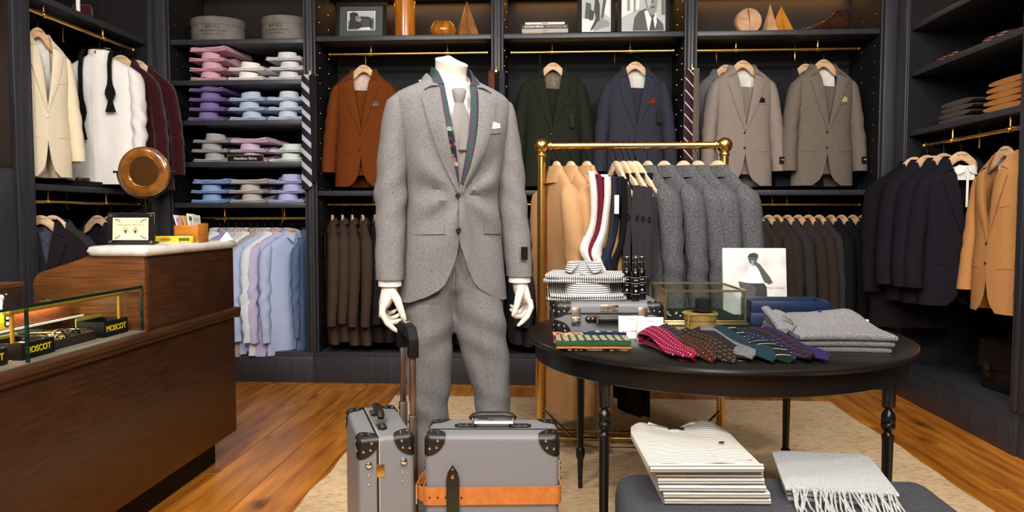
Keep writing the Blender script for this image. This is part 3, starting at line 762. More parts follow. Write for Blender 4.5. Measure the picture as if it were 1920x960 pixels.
for i, (y, rz, k, lab) in enumerate([(4.0, .5, 'plum', 'plum black jacket against the left post on the lower left rail'), (4.10, .5, 'char', 'charcoal jacket second from the left post on the lower left rail'), (4.52, -.15, 'midnight', 'midnight jacket left of the counter sign on the lower left rail'), (4.66, -.1, 'black', 'black jacket behind the counter sign on the lower left rail')]):
    g = make_suit('suit_jacket', lab, C[k], lining=C['lin_d'] if i < 2 else C['midnight'], seed=20+i, cat='jacket', full=False, flat=.75, group='dark jackets on the lower left rail')
    side(g, lab.split(' on the')[0], XLR-.02, y, 1.25, rz)

# ------------------------------------------------------------ right cabinet
XRR = XR+.05; ZRR = 1.607
tj = make_suit('blazer', 'tan camelhair blazer, front one on the right rail', C['tanw'], lining=C['lin_w'], seed=31, cat='jacket', group='tan blazers on the right rail', wr=.006)
side(tj, 'front tan blazer', XRR+.03, 4.03, ZRR, -1.45); tj.scale = (.88, .8, 1)
for i, (y, lab) in enumerate([(3.86, 'tan camelhair blazer half cut off by the right frame edge'),]):
    dup(tj, lab, (XRR+.20, y+.20, ZRR+HD), -1.3, 'tan blazers on the right rail', (.85, .7, 1)); make_hanger('wooden hanger carrying the '+lab.split(' camelhair')[0]+' blazer at the right frame edge', (XRR+.20, y+.20, ZRR), -1.3, 'wooden hangers in use')
nj = make_suit('blazer', 'black navy blazer over a white shirt, beside the tan blazer', C['midnight'], lining=None, seed=32, cat='jacket', group='dark blazers on the right rail')
side(nj, 'dark blazer beside the tan blazer', XRR-.02, 4.36, ZRR, -.12)
MB().grid([[(x*.55, -.070-.01*abs(x)*10, z) for x in (-.08, -.04, 0, .04, .08)] for z in (-.04, -.08, -.12)]).build('shirt_insert', C['white'], nj, solid=.003, label='white shirt inside the blazer')
for sd in (1, -1): MB().grid([[(sd*.004, -.080, -.045), (sd*.035, -.076, -.035), (sd*.054, -.066, -.05)], [(sd*.012, -.090, -.075), (sd*.036, -.090, -.088), (sd*.054, -.082, -.09)]]).build('shirt_collar', C['white'], nj, solid=.003)
MB().box(-.006, .006, -.10, -.097, -.27, -.075).build('trim_tape', M['white'], nj, label='white tape')
for i, (y, x, rz, lab) in enumerate([(4.47, -.06, .05, 'black navy blazer second behind the tan blazer'), (4.60, -.09, .0, 'black navy blazer third behind the tan blazer')]):
    dup(nj, lab, (XRR+x, y, ZRR+HD), rz, 'dark blazers on the right rail'); make_hanger('wooden hanger carrying the '+lab.replace('black navy', 'dark'), (XRR+x, y, ZRR), rz, 'wooden hangers in use')
kc = make_coat('overcoat', 'black overcoat at the far end of the right rail', C['black'], L=1.0, flat=.7, seed=33)
side(kc, 'black overcoat', XRR-.1, 4.74, ZRR, -.1)
for i in range(4):
    make_hanger('bare beech trouser hanger, %s from the far end of the right rail' % ORD[i], (XRR-.035+.01*i, 4.70-.05*i, ZRR+.0), -.35, 'trouser hangers on the right rail', txt=(i == 3))
    t = thing('trousers', 'black trousers clipped below the bare hanger, %s from the far end' % ORD[i], 'trousers', (XRR-.035+.01*i, 4.70-.05*i, ZRR-.26), -.35, 'black trousers on the right rail')
    rows = [[(.11*math.cos(a)*(1+.1*j/6), .014*math.sin(a), -.09*j) for a in [2*PI*k/12 for k in range(12)]] for j in range(8)]
    MB().loft(rows).build('cloth', C['black'], t)
    for sx in (-.07, .07): MB().box(sx-.008, sx+.008, -.017, .017, -.02, .055).build('clip', M['chrome'], t, bevel=.002)
# ------------------------------------------------------------ folded shirts on the shelves
def folded_mesh(m, w=.25, d=.34, seed=0, flat=False):
    """a folded shirt: two cloth layers with soft uneven front folds, thick at the back"""
    mb = MB(); nu, nv = 12, 8
    def slab(z0, th, ww, y0, rz, sd, back):
        up_, lo = [], []
        for j in range(nv+1):
            a, b = [], []
            for i in range(nu+1):
                u = i/nu*2-1; v = j/nv
                s_ = 0 if v < .38 else min(1, (v-.38)/.2); s_ = s_*s_*(3-2*s_)
                zw = .0035*nz(u*1.7+sd, v*2, sd)*(1-s_*.5)+.011*max(0, u*math.copysign(1, nz(sd, 3))-.55)*(1-s_)*1.4+.006*max(0, -u*math.copysign(1, nz(sd, 3))-.7)*(1-s_)
                t_ = th*(1+.25*nz(u*2, sd, 7)); zt = lerp(z0+t_, back, s_)+zw; zb = (z0+zw*.9 if z0 > 0 else max(0, zw*.5))
                x = ww/2*u*(1+.03*nz(v*3, sd)); y = d*v+(y0-.006*nz(u*1.5, sd) if v == 0 else y0*(1-v)); y += x*rz
                a.append((x, y, zt)); b.append((x, y, zb))
            up_.append(a); lo.append(b)
        mb.grid(up_); mb.grid(lo, flip=True)
        for rA, rB, o in ((up_[0], lo[0], (0, -.005)), (up_[-1], lo[-1], (0, .003)), ([q[0] for q in up_], [q[0] for q in lo], (-.004, 0)), ([q[-1] for q in up_], [q[-1] for q in lo], (.004, 0))):
            mb.grid([rA, [((p[0]+q[0])/2+o[0], (p[1]+q[1])/2+o[1], (p[2]+q[2])/2) for p, q in zip(rA, rB)], rB])
    if flat:
        slab(0, .012, w*1.02, 0, .03, seed, .012); slab(.0125, .015, w*.97, -.005, -.02, seed+3, .030)
    else:
        slab(0, .009, w*1.03, .002, .03*nz(seed, 1), seed, .03); slab(.0095, .011, w*.96, -.004, .05*nz(seed, 2), seed+3, .060)
    return mb.mesh('folded_body', m, angle=60)
def collar_mesh(m, r=.066, h=.044, seed=0):
    rows = []
    for i in range(25):
        a = i/24*2*PI+PI/2+.0
        k = 1+.04*nz(math.cos(a)+seed, math.sin(a))
        rows.append([(r*k*s*math.cos(a), r*.85*k*s*math.sin(a), z+.004*math.cos(a+seed)) for s, z in ((1.06, 0), (1.03, h*.5), (.97, h), (.94, h-.002), (.95, h*.4))])
    return MB().grid(rows).mesh('collar', m, angle=60)
SH = {'pink': fab('pink_oxford', 'c99cab', 'dab2be', 260, .1), 'white': C['white'], 'tatt': pat('white_tattersall', 'e4e3e6', '8f939d', 'check', 'X', 110, .16),
      'purple': pat('purple_micro_check', '8c79ad', '6a5892', 'check', 'X', 220, .4), 'bluec': pat('pale_blue_check', 'c3d1e4', '8ea6c4', 'check', 'X', 200, .35), 'lblue': pat('light_blue_check', 'd2dbe8', 'a6bad4', 'check', 'X', 240, .35),
      'gingham': pat('black_gingham', 'dedede', '26262b', 'check', 'X', 150, .5), 'lavend': fab('lavender_pink_oxford', 'c5abc4', 'd3bdd2', 260, .1), 'mint': fab('pale_mint_poplin', 'cdd6d4', 'dfe6e4', 260, .1),
      'blue': fab('blue_oxford', '7d9ccb', '93aed8', 260, .1), 'stone': fab('stone_oxford', 'b0a9a4', 'c2bcb7', 260, .1), 'lilacb': fab('lilac_blue_oxford', 'a6a9d6', 'b9bce0', 260, .1)}
NM = {'pink': 'pink', 'white': 'white', 'tatt': 'white tattersall', 'purple': 'purple', 'bluec': 'blue checked', 'lblue': 'light blue checked', 'gingham': 'black gingham', 'lavend': 'lavender pink', 'mint': 'pale mint', 'blue': 'mid blue', 'stone': 'stone grey', 'lilacb': 'lilac blue'}
SHZ = [2.115, 1.838, 1.548, 1.262]
SHN = ['highest', 'second', 'third', 'lowest']
def stack(key, x, row_, n, top, seed):
    m = SH[key]; bm_ = folded_mesh(m, seed=seed); cm_ = collar_mesh(m, seed=seed); fm_ = folded_mesh(m, w=.27, seed=seed+5, flat=True)
    random.seed(seed)
    tot = n+(1 if top else 0)
    for k in range(tot):
        pos = 'bottom' if k == 0 else ('topmost' if k == tot-1 else ('second from bottom' if k == 1 else 'third from bottom'))
        r = thing('folded_shirt', '%s folded shirt, %s of its stack on the %s shirt shelf' % (NM[key], pos, SHN[row_]), 'shirt',
                  (x+random.uniform(-.012, .012), YB+.03, SHZ[row_]+.0005+k*.0675), random.uniform(-.05, .05)+(.0 if k < n else -.1), NM[key]+' folded shirts')
        if k < n:
            obj('folded_body', bm_, r); obj('collar', cm_, r, (random.uniform(-.01, .01), .066, .0195), (random.uniform(-.05, .05), random.uniform(-.04, .04), random.uniform(-.2, .2)))
        else: obj('folded_body', fm_, r)
for i, (key, x, rw, n, tp) in enumerate([('pink', -2.425, 0, 3, True), ('white', -2.155, 0, 2, False), ('tatt', -1.875, 0, 3, False),
        ('purple', -2.44, 1, 4, False), ('bluec', -2.15, 1, 3, False), ('lblue', -1.87, 1, 3, False),
        ('gingham', -2.43, 2, 3, False), ('lavend', -2.14, 2, 2, True), ('mint', -1.875, 2, 2, False),
        ('blue', -2.43, 3, 2, True), ('stone', -2.16, 3, 2, True), ('lilacb', -1.88, 3, 3, False)]): stack(key, x, rw, n, tp, 40+i)
r = thing('shelf_sign', 'small black sign with gold border standing before the lavender shirts', 'sign', (-2.165, YB+.012, 1.5485))
MB().box(-.13, .13, 0, .005, 0, .048).build('plate', M['matte_black'], r)
b_ = MB()
for x0, x1, z0, z1 in ((-.13, .13, 0, .002), (-.13, .13, .046, .048), (-.13, -.128, 0, .048), (.128, .13, 0, .048)): b_.box(x0, x1, -.0012, 0, z0, z1)
b_.build('gold_border', M['gold_print'], r); text('lettering', 'Hamilton Shirts', .026, M['white'], r, T(0, -.0012, .023) @ FACE, ext=.0003)

# hat boxes
def bent_text(parent, s, size, m, rx, ry, z, a0, shear=0):
    c = bpy.data.curves.new('t', 'FONT'); c.body = s; c.size = size; c.align_x = 'CENTER'; c.align_y = 'CENTER'; c.shear = shear; c.resolution_u = 2
    t = bpy.data.objects.new('t', c); COL.objects.link(t)
    me = bpy.data.meshes.new_from_object(t.evaluated_get(bpy.context.evaluated_depsgraph_get())); bpy.data.objects.remove(t)
    me.name = 'lettering'; me.materials.clear(); me.materials.append(m)
    for v in me.vertices:
        a = a0+v.co.x/((rx+ry)/2); v.co = Vector(((rx+.0012)*math.sin(a), -(ry+.0012)*math.cos(a), z+v.co.y))
    return obj('lettering', me, parent)
HB = mat('grey_hat_box', '625d57', .75, noise_=9, c2='77716a', detail=6)
for x, rx, lab, a0 in ((-2.425, .186, 'oval grey hat box, left one on the top shirt cabinet shelf', .16), (-1.925, .17, 'oval grey hat box, right one on the top shirt cabinet shelf', -.15)):
    r = thing('hat_box', lab, 'hat box', (x, YB+.2, 2.3955), 0, None)
    ry = .16
    MB().lathe([(1, 0), (1, .125)], 36, sx=rx, sy=ry).build('box', HB, r, angle=30)
    l_ = MB().lathe([(1.025, .118), (1.025, .165), (1.01, .169), (0.001, .171)], 36, sx=rx, sy=ry).build('lid', HB, r, angle=30)
    bent_text(r, 'BATES', .034, M['black'], rx, ry, .098, a0); bent_text(r, "Gentlemen's Hatter", .022, M['black'], rx, ry, .071, a0, .25); bent_text(r, '21a Jermyn Street', .017, M['black'], rx, ry, .048, a0)

# ties on the posts
def tie(lab, m, x, y, z, L, w0=.034, w1=.072, g=None, back=None, curve=.01):
    r = thing('necktie', lab, 'tie', (x, y, z), 0, g)
    rows = []
    for j in range(17):
        t = j/16; w = lerp(w0, w1, t**1.2)/2; zz = -L*t
        if t > .93: w *= 1
        rows.append([(w*u, -.006*math.cos(u*1.2)+curve*math.sin(t*2.5)-.002*math.sin(t*9), zz-(.5*w1*(1-abs(u)) if j == 16 else 0)) for u in (-1, -.5, 0, .5, 1)])
    rows = [[(u*w0/2, .004, .012) for u in (-1, -.5, 0, .5, 1)]]+rows
    MB().grid(rows).build('blade', m, r, solid=.006)
    rows = [[(u*w0/2*lerp(1, .9, t)+.004, .012, .01-L*.86*t) for u in (-1, 0, 1)] for t in [k/8 for k in range(9)]]
    MB().grid(rows).build('narrow_blade', back or m, r, solid=.004)
    return r
def peg(x, z, lab):
    r = thing('tie_peg', lab, 'peg', (x, YB-.012, z))
    MB().lathe([(.011, 0), (.011, .004), (.005, .008), (.005, .05), (.009, .056), (.007, .064)], 12, RX(PI/2)).build('stem', M['brass'], r)
    MB().tube([(-.045, -.03, .004), (.045, -.03, .004)], .003, 8).ball((-.047, -.03, .005), .006, 8, 6).ball((.047, -.03, .005), .006, 8, 6).tube([(0, -.04, 0), (0, -.04, .035)], .004, 8).build('bar', M['brass'], r)
TS = pat('brown_blue_stripe_silk', '2a1814', 'a9b8cf', 'stripe', 'Z', 15, .42, rot=-.75, rough=.6)
TB = pat('burgundy_white_stripe_silk', '2e0f18', 'd8cfd0', 'stripe', 'Z', 19, .12, rot=-.85, rough=.6)
TK = fab('grey_taupe_knit', '574c48', '6f635e', 200, .4)
TR = pat('rust_dotted_silk', '3f160e', '8c5030', 'dots', 'X', 90, .3, rough=.6)
peg(-1.675, 2.125, 'brass tie peg on the post beside the folded shirts')
tie('brown silk tie with pale blue stripes hanging by the folded shirts', TS, -1.708, YB-.05, 2.12, .74, .05, .072)
tie('plain plum tie behind the blue striped tie', C['plum'], -1.665, YB-.045, 2.12, .70, .03, .05)
peg(-.400, 2.14, 'brass tie peg on the post right of the mannequin neck')
tie('rust dotted tie on the post right of the mannequin neck', TR, -.432, YB-.05, 2.135, .72, .034, .06)
tie('black tie on the post right of the mannequin neck', C['black'], -.395, YB-.05, 2.13, .72, .03, .05)
tie('navy tie on the post right of the mannequin neck', C['navy'], -.362, YB-.05, 2.132, .70, .03, .05)
peg(.902, 2.14, 'brass tie peg on the post left of the pale grey suit')
tie('burgundy tie with white stripes left of the pale grey suit', TB, .885, YB-.05, 2.13, .62, .05, .066)
tie('grey taupe knit tie left of the pale grey suit', TK, .93, YB-.05, 2.132, .60, .032, .045)

# ------------------------------------------------------------ objects on the top shelf
WO = mat('amber_wood', '8f4f12', .22, noise_=4, c2='c2771f', stretch=(5, 5, .7), detail=6, coat=.4)
WO2 = mat('golden_wood', 'b8711c', .4, noise_=4, c2='d9962f', stretch=(6, 6, .8), detail=6)
WO3 = mat('brown_pear_wood', '75431a', .4, noise_=5, c2='9a6530', stretch=(8, 8, .7), detail=6)
WO4 = mat('end_grain_wood', 'b98760', .7, noise_=10, c2='d3a681', detail=6)
CRK = mat('wood_crack', '3a2415', .9)
TZ = 2.4055
def G(v): return mat('print_grey_%d' % v, '%02x%02x%02x' % (v, min(255, v+4), v), .5)
GR = {v: G(v) for v in (22, 60, 95, 135, 180, 225)}
def print_(parent, polys, y):
    """flat grey shapes of a photographic print: (tone, [(x, z), ...]) each a hair proud of the last"""
    for k, (tone, p) in enumerate(polys):
        MB().prism(p, 0, .0004, T(0, y-.0004*k-.0004, 0) @ RX(PI/2)).build('photo_print', GR[tone], parent, smooth=False)
def frame(lab, x, y, w, h, fw, tilt, pw_, ph, mat_tone, pz, polys, rz=0, base=TZ, px=0):
    r = thing('picture_frame', lab, 'picture', (x, y, base), (tilt, 0, rz))
    f = MB()
    for b in ((-w/2, w/2, 0, fw), (-w/2, w/2, h-fw, h), (-w/2, -w/2+fw, fw, h-fw), (w/2-fw, w/2, fw, h-fw)): f.box(b[0], b[1], -.012, .012, b[2], b[3])
    f.build('frame', M['matte_black'], r, bevel=.0015)
    MB().box(-w/2+.002, w/2-.002, .006, .012, .002, h-.002).build('backing', M['cabin'], r)
    if mat_tone: MB().box(-w/2+fw+.0005, w/2-fw-.0005, .0, .0055, fw+.0005, h-fw-.0005).build('mount', GR[mat_tone], r)
    MB().box(px-pw_/2, px+pw_/2, -.0025, -.0005, pz, pz+ph).build('print', GR[225], r)
    print_(r, [(t, [(px+a*pw_, pz+b*ph) for a, b in p]) for t, p in polys], -.0028)
    return r
frame('black framed small photograph of an ape at the left of the top shelf', -1.375, YB+.16, .365, .275, .026, -.10, .2, .138, 60, .075,
    [(180, [(-.47, .03), (.47, .03), (.47, .97), (-.47, .97)]), (95, [(-.47, .03), (.47, .03), (.47, .6), (.2, .72), (-.1, .75), (-.47, .5)]), (22, [(-.45, .08), (-.1, .1), (.38, .12), (.42, .45), (.28, .68), (0, .68), (-.1, .6), (-.12, .88), (-.28, .96), (-.42, .88), (-.4, .55)]),
     (60, [(.0, .15), (.3, .2), (.3, .6), (.05, .6)]), (135, [(-.2, .5), (-.04, .42), (.02, .55), (-.06, .72), (-.2, .74)]), (225, [(-.12, .04), (.35, .03), (.3, .16), (.0, .13)]), (60, [(-.19, .64), (-.08, .6), (-.08, .65), (-.18, .69)])])
r = thing('wooden_cylinder', 'tall polished amber wood cylinder on the top shelf', 'ornament', (-1.055, YB+.13, TZ)); MB().lathe([(.070, 0), (.072, .003), (.072, .297), (.070, .3)], 36).build('cylinder_body', WO, r, angle=30)
r = thing('wooden_ball', 'round amber wooden ball with a rim beside the cylinder', 'ornament', (-.785, YB+.13, TZ), (0, 0, .3)); MB().lathe([(.06, 0), (.083, .018), (.093, .045), (.089, .073), (.075, .096), (.072, .098)], 32).build('ball_body', WO, r, angle=35)
MB().lathe([(.071, .0), (.075, .004), (.072, .009), (.055, .022), (.0, .03)], 32, T(0, 0, .094) @ RX(.06)).build('ball_cap', WO, r, angle=35)
def pyramid(lab, m, x, y, w, h, rz, crack=False, d=None):
    r = thing('wooden_pyramid', lab, 'ornament', (x, y, TZ), rz); a = w/2; d = (d or w)/2
    MB().add([(-a,-d,0),(a,-d,0),(a,d,0),(-a,d,0),(0,0,h)], [(3,2,1,0),(0,1,4),(1,2,4),(2,3,4),(3,0,4)]).build('pyramid_body', m, r, bevel=.002, smooth=False)
    if crack: MB().add([(-.002, -d-.0006, .0), (.002, -d-.0006, 0), (.001, -.001-d*.2, h*.8)], [(0, 1, 2)]).build('crack', CRK, r)
pyramid('brown pear wood pyramid beside the amber ball', WO3, -.62, YB+.14, .15, .262, .35, True)
pyramid('slim pale wooden pyramid beside the log slice', WO4, 1.45, YB+.12, .085, .205, .2)
pyramid('golden wooden pyramid leaning behind the slim pale one', WO2, 1.545, YB+.19, .14, .205, .3)
r = thing('log_slice', 'round log slice with cracks standing on the top shelf', 'ornament', (1.305, YB+.13, TZ+.084), (0, 0, .06)); MB().lathe([(.082, -.035), (.088, -.028), (.087, .028), (.082, .035)], 30, RX(PI/2)).build('slice', WO4, r, angle=50)
MB().add([(-.01, -.0356, .082), (-.014, -.0356, .07), (.002, -.0356, -.01), (.009, -.0356, -.075), (.006, -.0356, -.01), (-.006, -.0356, .07)], [(0, 1, 2, 3, 4, 5)]).add([(0, -.0356, 0), (-.03, -.0356, .012), (-.08, -.0356, .02), (-.03, -.0356, .015)], [(0, 1, 2, 3)]).build('crack', CRK, r, smooth=False)
# books
bz = TZ
for w, h, d, cov, pg, lab, tx in ((.30, .012, .24, 'd0b24a', '3a2d2a', 'thin book at the bottom of the shelf pile', None), (.315, .026, .24, 'b5aca0', None, 'beige book second from the bottom of the shelf pile', None), (.315, .027, .24, '4b4a4a', None, 'grey book titled THE STUDIO in the shelf pile', ('LUCIAN FREUD', ' THE STUDIO')), (.27, .016, .22, 'e8e2d6', None, 'thin cream book topmost of the shelf pile', None)):
    r = thing('book', lab, 'book', (-.075, YB+.05, bz+.0004)); cm = mat('book_'+cov, cov, .6)
    MB().box(-w/2, w/2, 0, .004, 0, h).box(-w/2, w/2, .004, d, 0, .002).box(-w/2, w/2, .004, d, h-.002, h).build('cover', cm, r, bevel=.001)
    MB().box(-w/2+.003, w/2-.003, .0045, d-.004, .0024, h-.0024).build('pages', M['white'], r)
    if tx:
        text('lettering', tx[0], .019, M['white'], r, T(-.075, -.0006, h/2) @ FACE, ext=.0003, bold=.0004); text('lettering', tx[1], .019, mat('spine_grey', 'b9b3ae', .6), r, T(.06, -.0006, h/2) @ FACE, ext=.0003)
        MB().box(.125, .145, -.0008, -.0002, h/2-.002, h/2+.002).build('spine_mark', M['white'], r)
    elif cov == 'd0b24a': MB().box(-.02, w/2-.001, -.0008, -.0002, .001, h-.001).build('spine_band', mat('spine_band', '5a3a4a', .6), r); MB().box(-.14, -.03, -.0008, -.0002, .004, .008).build('spine_mark', M['black'], r)
    else: MB().box(-.02, .02, -.0008, -.0002, h/2-.003, h/2+.003).build('spine_mark', mat('spine_tan', '8a7f74', .6), r)
    bz += h+.0008
frame('dark framed photograph of a walking man on the top shelf', .277, YB+.12, .258, .36, .028, -.05, .198, .31, None, .03,
    [(180, [(-.49, .01), (.49, .01), (.49, .99), (-.49, .99)]), (225, [(-.49, .01), (-.1, .01), (-.05, .25), (-.49, .3)]), (225, [(.2, .45), (.48, .3), (.48, .98), (.3, .98)]), (135, [(-.1, .02), (.45, .12), (.45, .22), (.2, .3), (-.05, .2)]), (60, [(-.4, .3), (-.18, .28), (-.18, .62), (-.36, .66)]), (60, [(.15, .3), (.24, .3), (.42, .98), (.3, .98)]),
     (22, [(-.22, .02), (-.12, .05), (.03, .22), (.12, .25), (.12, .6), (.05, .75), (-.05, .72), (-.08, .5), (-.02, .3), (-.18, .08)]), (22, [(-.06, .76), (.06, .76), (.07, .86), (-.05, .87)]), (22, [(-.25, .25), (-.12, .26), (-.06, .45), (-.22, .5)])])
frame('dark framed close portrait of a man in a suit on the top shelf', .598, YB+.12, .355, .36, .028, -.05, .305, .31, None, .03,
    [(180, [(-.49, .01), (.49, .01), (.49, .99), (-.49, .99)]), (225, [(-.49, .3), (-.1, .5), (-.05, .98), (-.3, .98), (-.49, .9)]), (135, [(-.36, .45), (-.3, .45), (-.3, .98), (-.36, .98)]), (135, [(-.22, .42), (-.17, .42), (-.17, .98), (-.22, .98)]), (95, [(.4, .35), (.48, .35), (.48, .95), (.4, .95)]),
     (60, [(-.24, .01), (.46, .01), (.44, .15), (.2, .4), (.05, .5), (-.1, .44), (-.2, .3)]), (22, [(.12, .01), (.24, .01), (.22, .26), (.16, .26)]), (225, [(.02, .44), (.09, .46), (.18, .27), (.13, .01), (.1, .02)]), (225, [(.28, .42), (.22, .26), (.26, .05), (.3, .2)]),
     (135, [(.06, .52), (.1, .42), (.2, .34), (.29, .44), (.31, .6), (.33, .98), (.05, .98), (.0, .8)]), (180, [(.08, .6), (.14, .5), (.2, .8), (.18, .96), (.08, .96)]), (60, [(.14, .50), (.26, .51), (.25, .55), (.16, .54)]), (95, [(.16, .62), (.24, .62), (.22, .68), (.18, .68)]), (22, [(.08, .82), (.16, .82), (.15, .85), (.09, .85)]), (22, [(.22, .82), (.3, .82), (.29, .85), (.23, .85)]), (22, [(.0, .88), (.05, .86), (.3, .9), (.36, .86), (.36, .99), (-.02, .99)])])
# lace-up boot and shoes
def shoe_tab(boot):
    """cross sections along the foot: y from heel to toe, half width, top height"""
    return [(0, .022, .155 if boot else .066), (.02, .034, .158 if boot else .068), (.06, .036, .16 if boot else .072), (.10, .036, .15 if boot else .078), (.125, .037, .115 if boot else .085), (.16, .041, .09 if boot else .074), (.20, .046, .068 if boot else .058), (.25, .047, .052), (.29, .039, .046), (.315, .022, .038), (.325, .006, .026)]
def make_shoe(name, lab, m, sole, loc, rz, boot=False, g=None, lace=None):
    r = thing(name, lab, 'boot' if boot else 'shoe', loc, rz, g); tab = shoe_tab(boot); rings = []
    for y, w, h in tab:
        ring = []
        for k in range(14):
            a = 2*PI*k/14; ca, sa = math.cos(a), math.sin(a)
            hh = h-.018; z = .018+hh*.5+hh*.5*math.copysign(abs(sa)**.7, sa); tt = max(0, (z-.05)/.12)
            ring.append((w*math.copysign(abs(ca)**.8, ca)*(1-.15*tt), y, z))
        rings.append(ring)
    MB().loft(rings).build('upper', m, r, sub=1, angle=180)
    out = [(w+.006, y) for y, w, h in tab]; poly = [(x, y-.004 if i == 0 else y+(.004 if i > 8 else 0)) for i, (x, y) in enumerate(out)]+[(-x, y-.004 if i == 0 else y+(.004 if i > 8 else 0)) for i, (x, y) in enumerate(out)][::-1]
    MB().prism(poly, .012, .02).build('sole', sole, r, bevel=.002)
    MB().prism([p for p in poly if p[1] < .085], 0, .0118).build('heel', sole, r, bevel=.001)
    n = 6 if boot else 4
    for k in range(n):
        y = lerp(.105, .19, k/(n-1)) if boot else lerp(.12, .17, k/3); z = interp([(-a[0], a[2]) for a in tab], -y)[0]
        MB().tube([(-.022, y, z-.006), (0, y+.004, z+.004), (.022, y, z-.006)], .0022, 6).build('lace', lace or M['black'], r)
    return r
BRL = mat('dark_brown_leather', '2b1610', .25, noise_=30, c2='3d2117', bump=.1); BRS = mat('tan_sole', '6f4a33', .5); OXL = mat('oxblood_leather', '2a0f0a', .15, noise_=20, c2='3a1710')
make_shoe('boot', 'dark brown lace up boot at the right of the top shelf', BRL, BRS, (1.985, YB+.14, TZ+.0003), PI/2, True)
xs = XR
for i, (y, off, lab) in enumerate([(4.66, .06, 'dark brown shoe, far one of the first pair on the right shelf'), (4.55, .06, 'dark brown shoe, near one of the first pair on the right shelf')]):
    make_shoe('shoe', lab, OXL, BRS, (XR+.36, y, 2.0853), PI/2, False, 'shoes on the right shelf')
for i, (y, lab) in enumerate([(4.18, 'brown derby shoe, far one of the second pair on the right shelf'), (4.07, 'brown derby shoe, near one of the second pair on the right shelf')]):
    make_shoe('shoe', lab, BRL, BRS, (XR+.36, y, 2.0853), PI/2, False, 'shoes on the right shelf', M['tan'])
r = frame('white framed picture leaning on the top right shelf', XR+.2, 4.42, .3, .3, .02, -.15, .2, .2, 225, .05, [(22, [(-.4, .1), (.4, .1), (.4, .9), (-.4, .9)]), (135, [(-.2, .2), (.2, .2), (.1, .8), (-.1, .8)])], rz=-1.1, base=2.3755)
# folded trousers on the right shelf
def folded_trousers(lab, m, loc, rz, seed, g, w=.36, d=.30):
    r = thing('folded_trousers', lab, 'trousers', loc, rz, g); rows = []
    for j in range(7):
        v = j/6
        rows.append([(d*(v-.5)+.003*nz(seed, k), w/2*math.cos(a)*(1-.02*nz(seed, v*3)), .0165+(.0155*math.copysign(abs(math.sin(a))**.8, math.sin(a)))+.004*nz(v*2, seed)) for k, a in enumerate([2*PI*q/14 for q in range(14)])])
    MB().loft(rows).build('folded_cloth', m, r, angle=70, bevel=0)
    return r
CH1 = fab('grey_brown_chino', '4e443e', '5d534c', 200, .15); CH2 = fab('slate_chino', '30323a', '3d4049', 200, .15); CH3 = fab('tan_chino', '9c6534', 'b57c47', 200, .15)
for nm, m, y0, n, x0 in (('grey brown', CH1, 4.52, 4, .16), ('slate', CH2, 4.40, 4, .36), ('tan', CH3, 3.98, 5, .17)):
    for k in range(n): folded_trousers('%s folded trousers, %s in their stack on the right shelf' % (nm, 'bottom' if k == 0 else ('topmost' if k == n-1 else ORD[k]+' from bottom')), m, (XR+x0+.006*k, y0+.01*(k % 2), 1.7105+.0335*k), .0, 60+k+int(y0*10), nm+' folded trousers', d=.28 if nm == 'tan' else .19)
# briefcase
r = thing('briefcase', 'dark leather briefcase with two brass buckles at the cabinet bottom', 'briefcase', (XR+.22, 4.10, .2155), -PI/2+.12)
BC = mat('dark_briefcase_leather', '15100d', .3, noise_=60, c2='1f1712', bump=.2)
MB().box(-.2, .2, -.06, .06, .0, .27).build('bag', BC, r, bevel=.018, seg=3)
MB().grid([[(x, y, z) for x in (-.205, -.1, 0, .1, .205)] for y, z in ((.062, .2), (.062, .272), (.0, .288), (-.066, .272), (-.070, .2), (-.069, .12))]).build('flap', BC, r, solid=.005, angle=60)
MB().tube([(-.06, 0, .29), (-.05, 0, .315), (0, 0, .322), (.05, 0, .315), (.06, 0, .29)], (.008, .012), 8).build('handle', BC, r)
for sx in (-.12, .12):
    MB().box(sx-.014, sx+.014, -.078, -.0735, .06, .15).build('strap', BC, r, bevel=.001)
    MB().box(sx-.018, sx+.018, -.083, -.079, .115, .122).box(sx-.018, sx+.018, -.083, -.079, .14, .147).box(sx-.018, sx-.013, -.083, -.079, .1222, .1398).box(sx+.013, sx+.018, -.083, -.079, .1222, .1398).build('buckle', M['brass'], r)
# left cabinet shelf oddments
r = thing('folded_cloth', 'white and burgundy folded cloth on the top left shelf', 'cloth', (XL-.07, 4.40, 2.3725), .5)
MB().box(-.03, .07, -.05, .05, 0, .06).build('burgundy_fold', C['velvet'], r, bevel=.015); MB().box(-.012, .012, -.075, -.0505, 0, .10, T(0, 0, 0)).build('white_fold', C['white'], r, bevel=.012)
r = thing('flat_box', 'dark flat box under the ivory jackets on the left shelf', 'box', (XL-.12, 4.42, 1.3455), .0)
MB().box(-.1, .1, -.2, .2, 0, .022).build('box_base', M['matte_black'], r, bevel=.002); MB().box(-.103, .103, -.203, .203, .0225, .034).build('lid', M['matte_black'], r, bevel=.002)
r = thing('leather_strap', 'coiled brown leather strap on the flat box', 'belt', (XL-.08, 4.40, 1.38)); MB().tube([(.03*math.cos(a), .05*math.sin(a), .008+.001*a) for a in [k*.5 for k in range(20)]], (.008, .002), 6).build('strap_coil', mat('dark_brown_strap', '3a2015', .5), r)
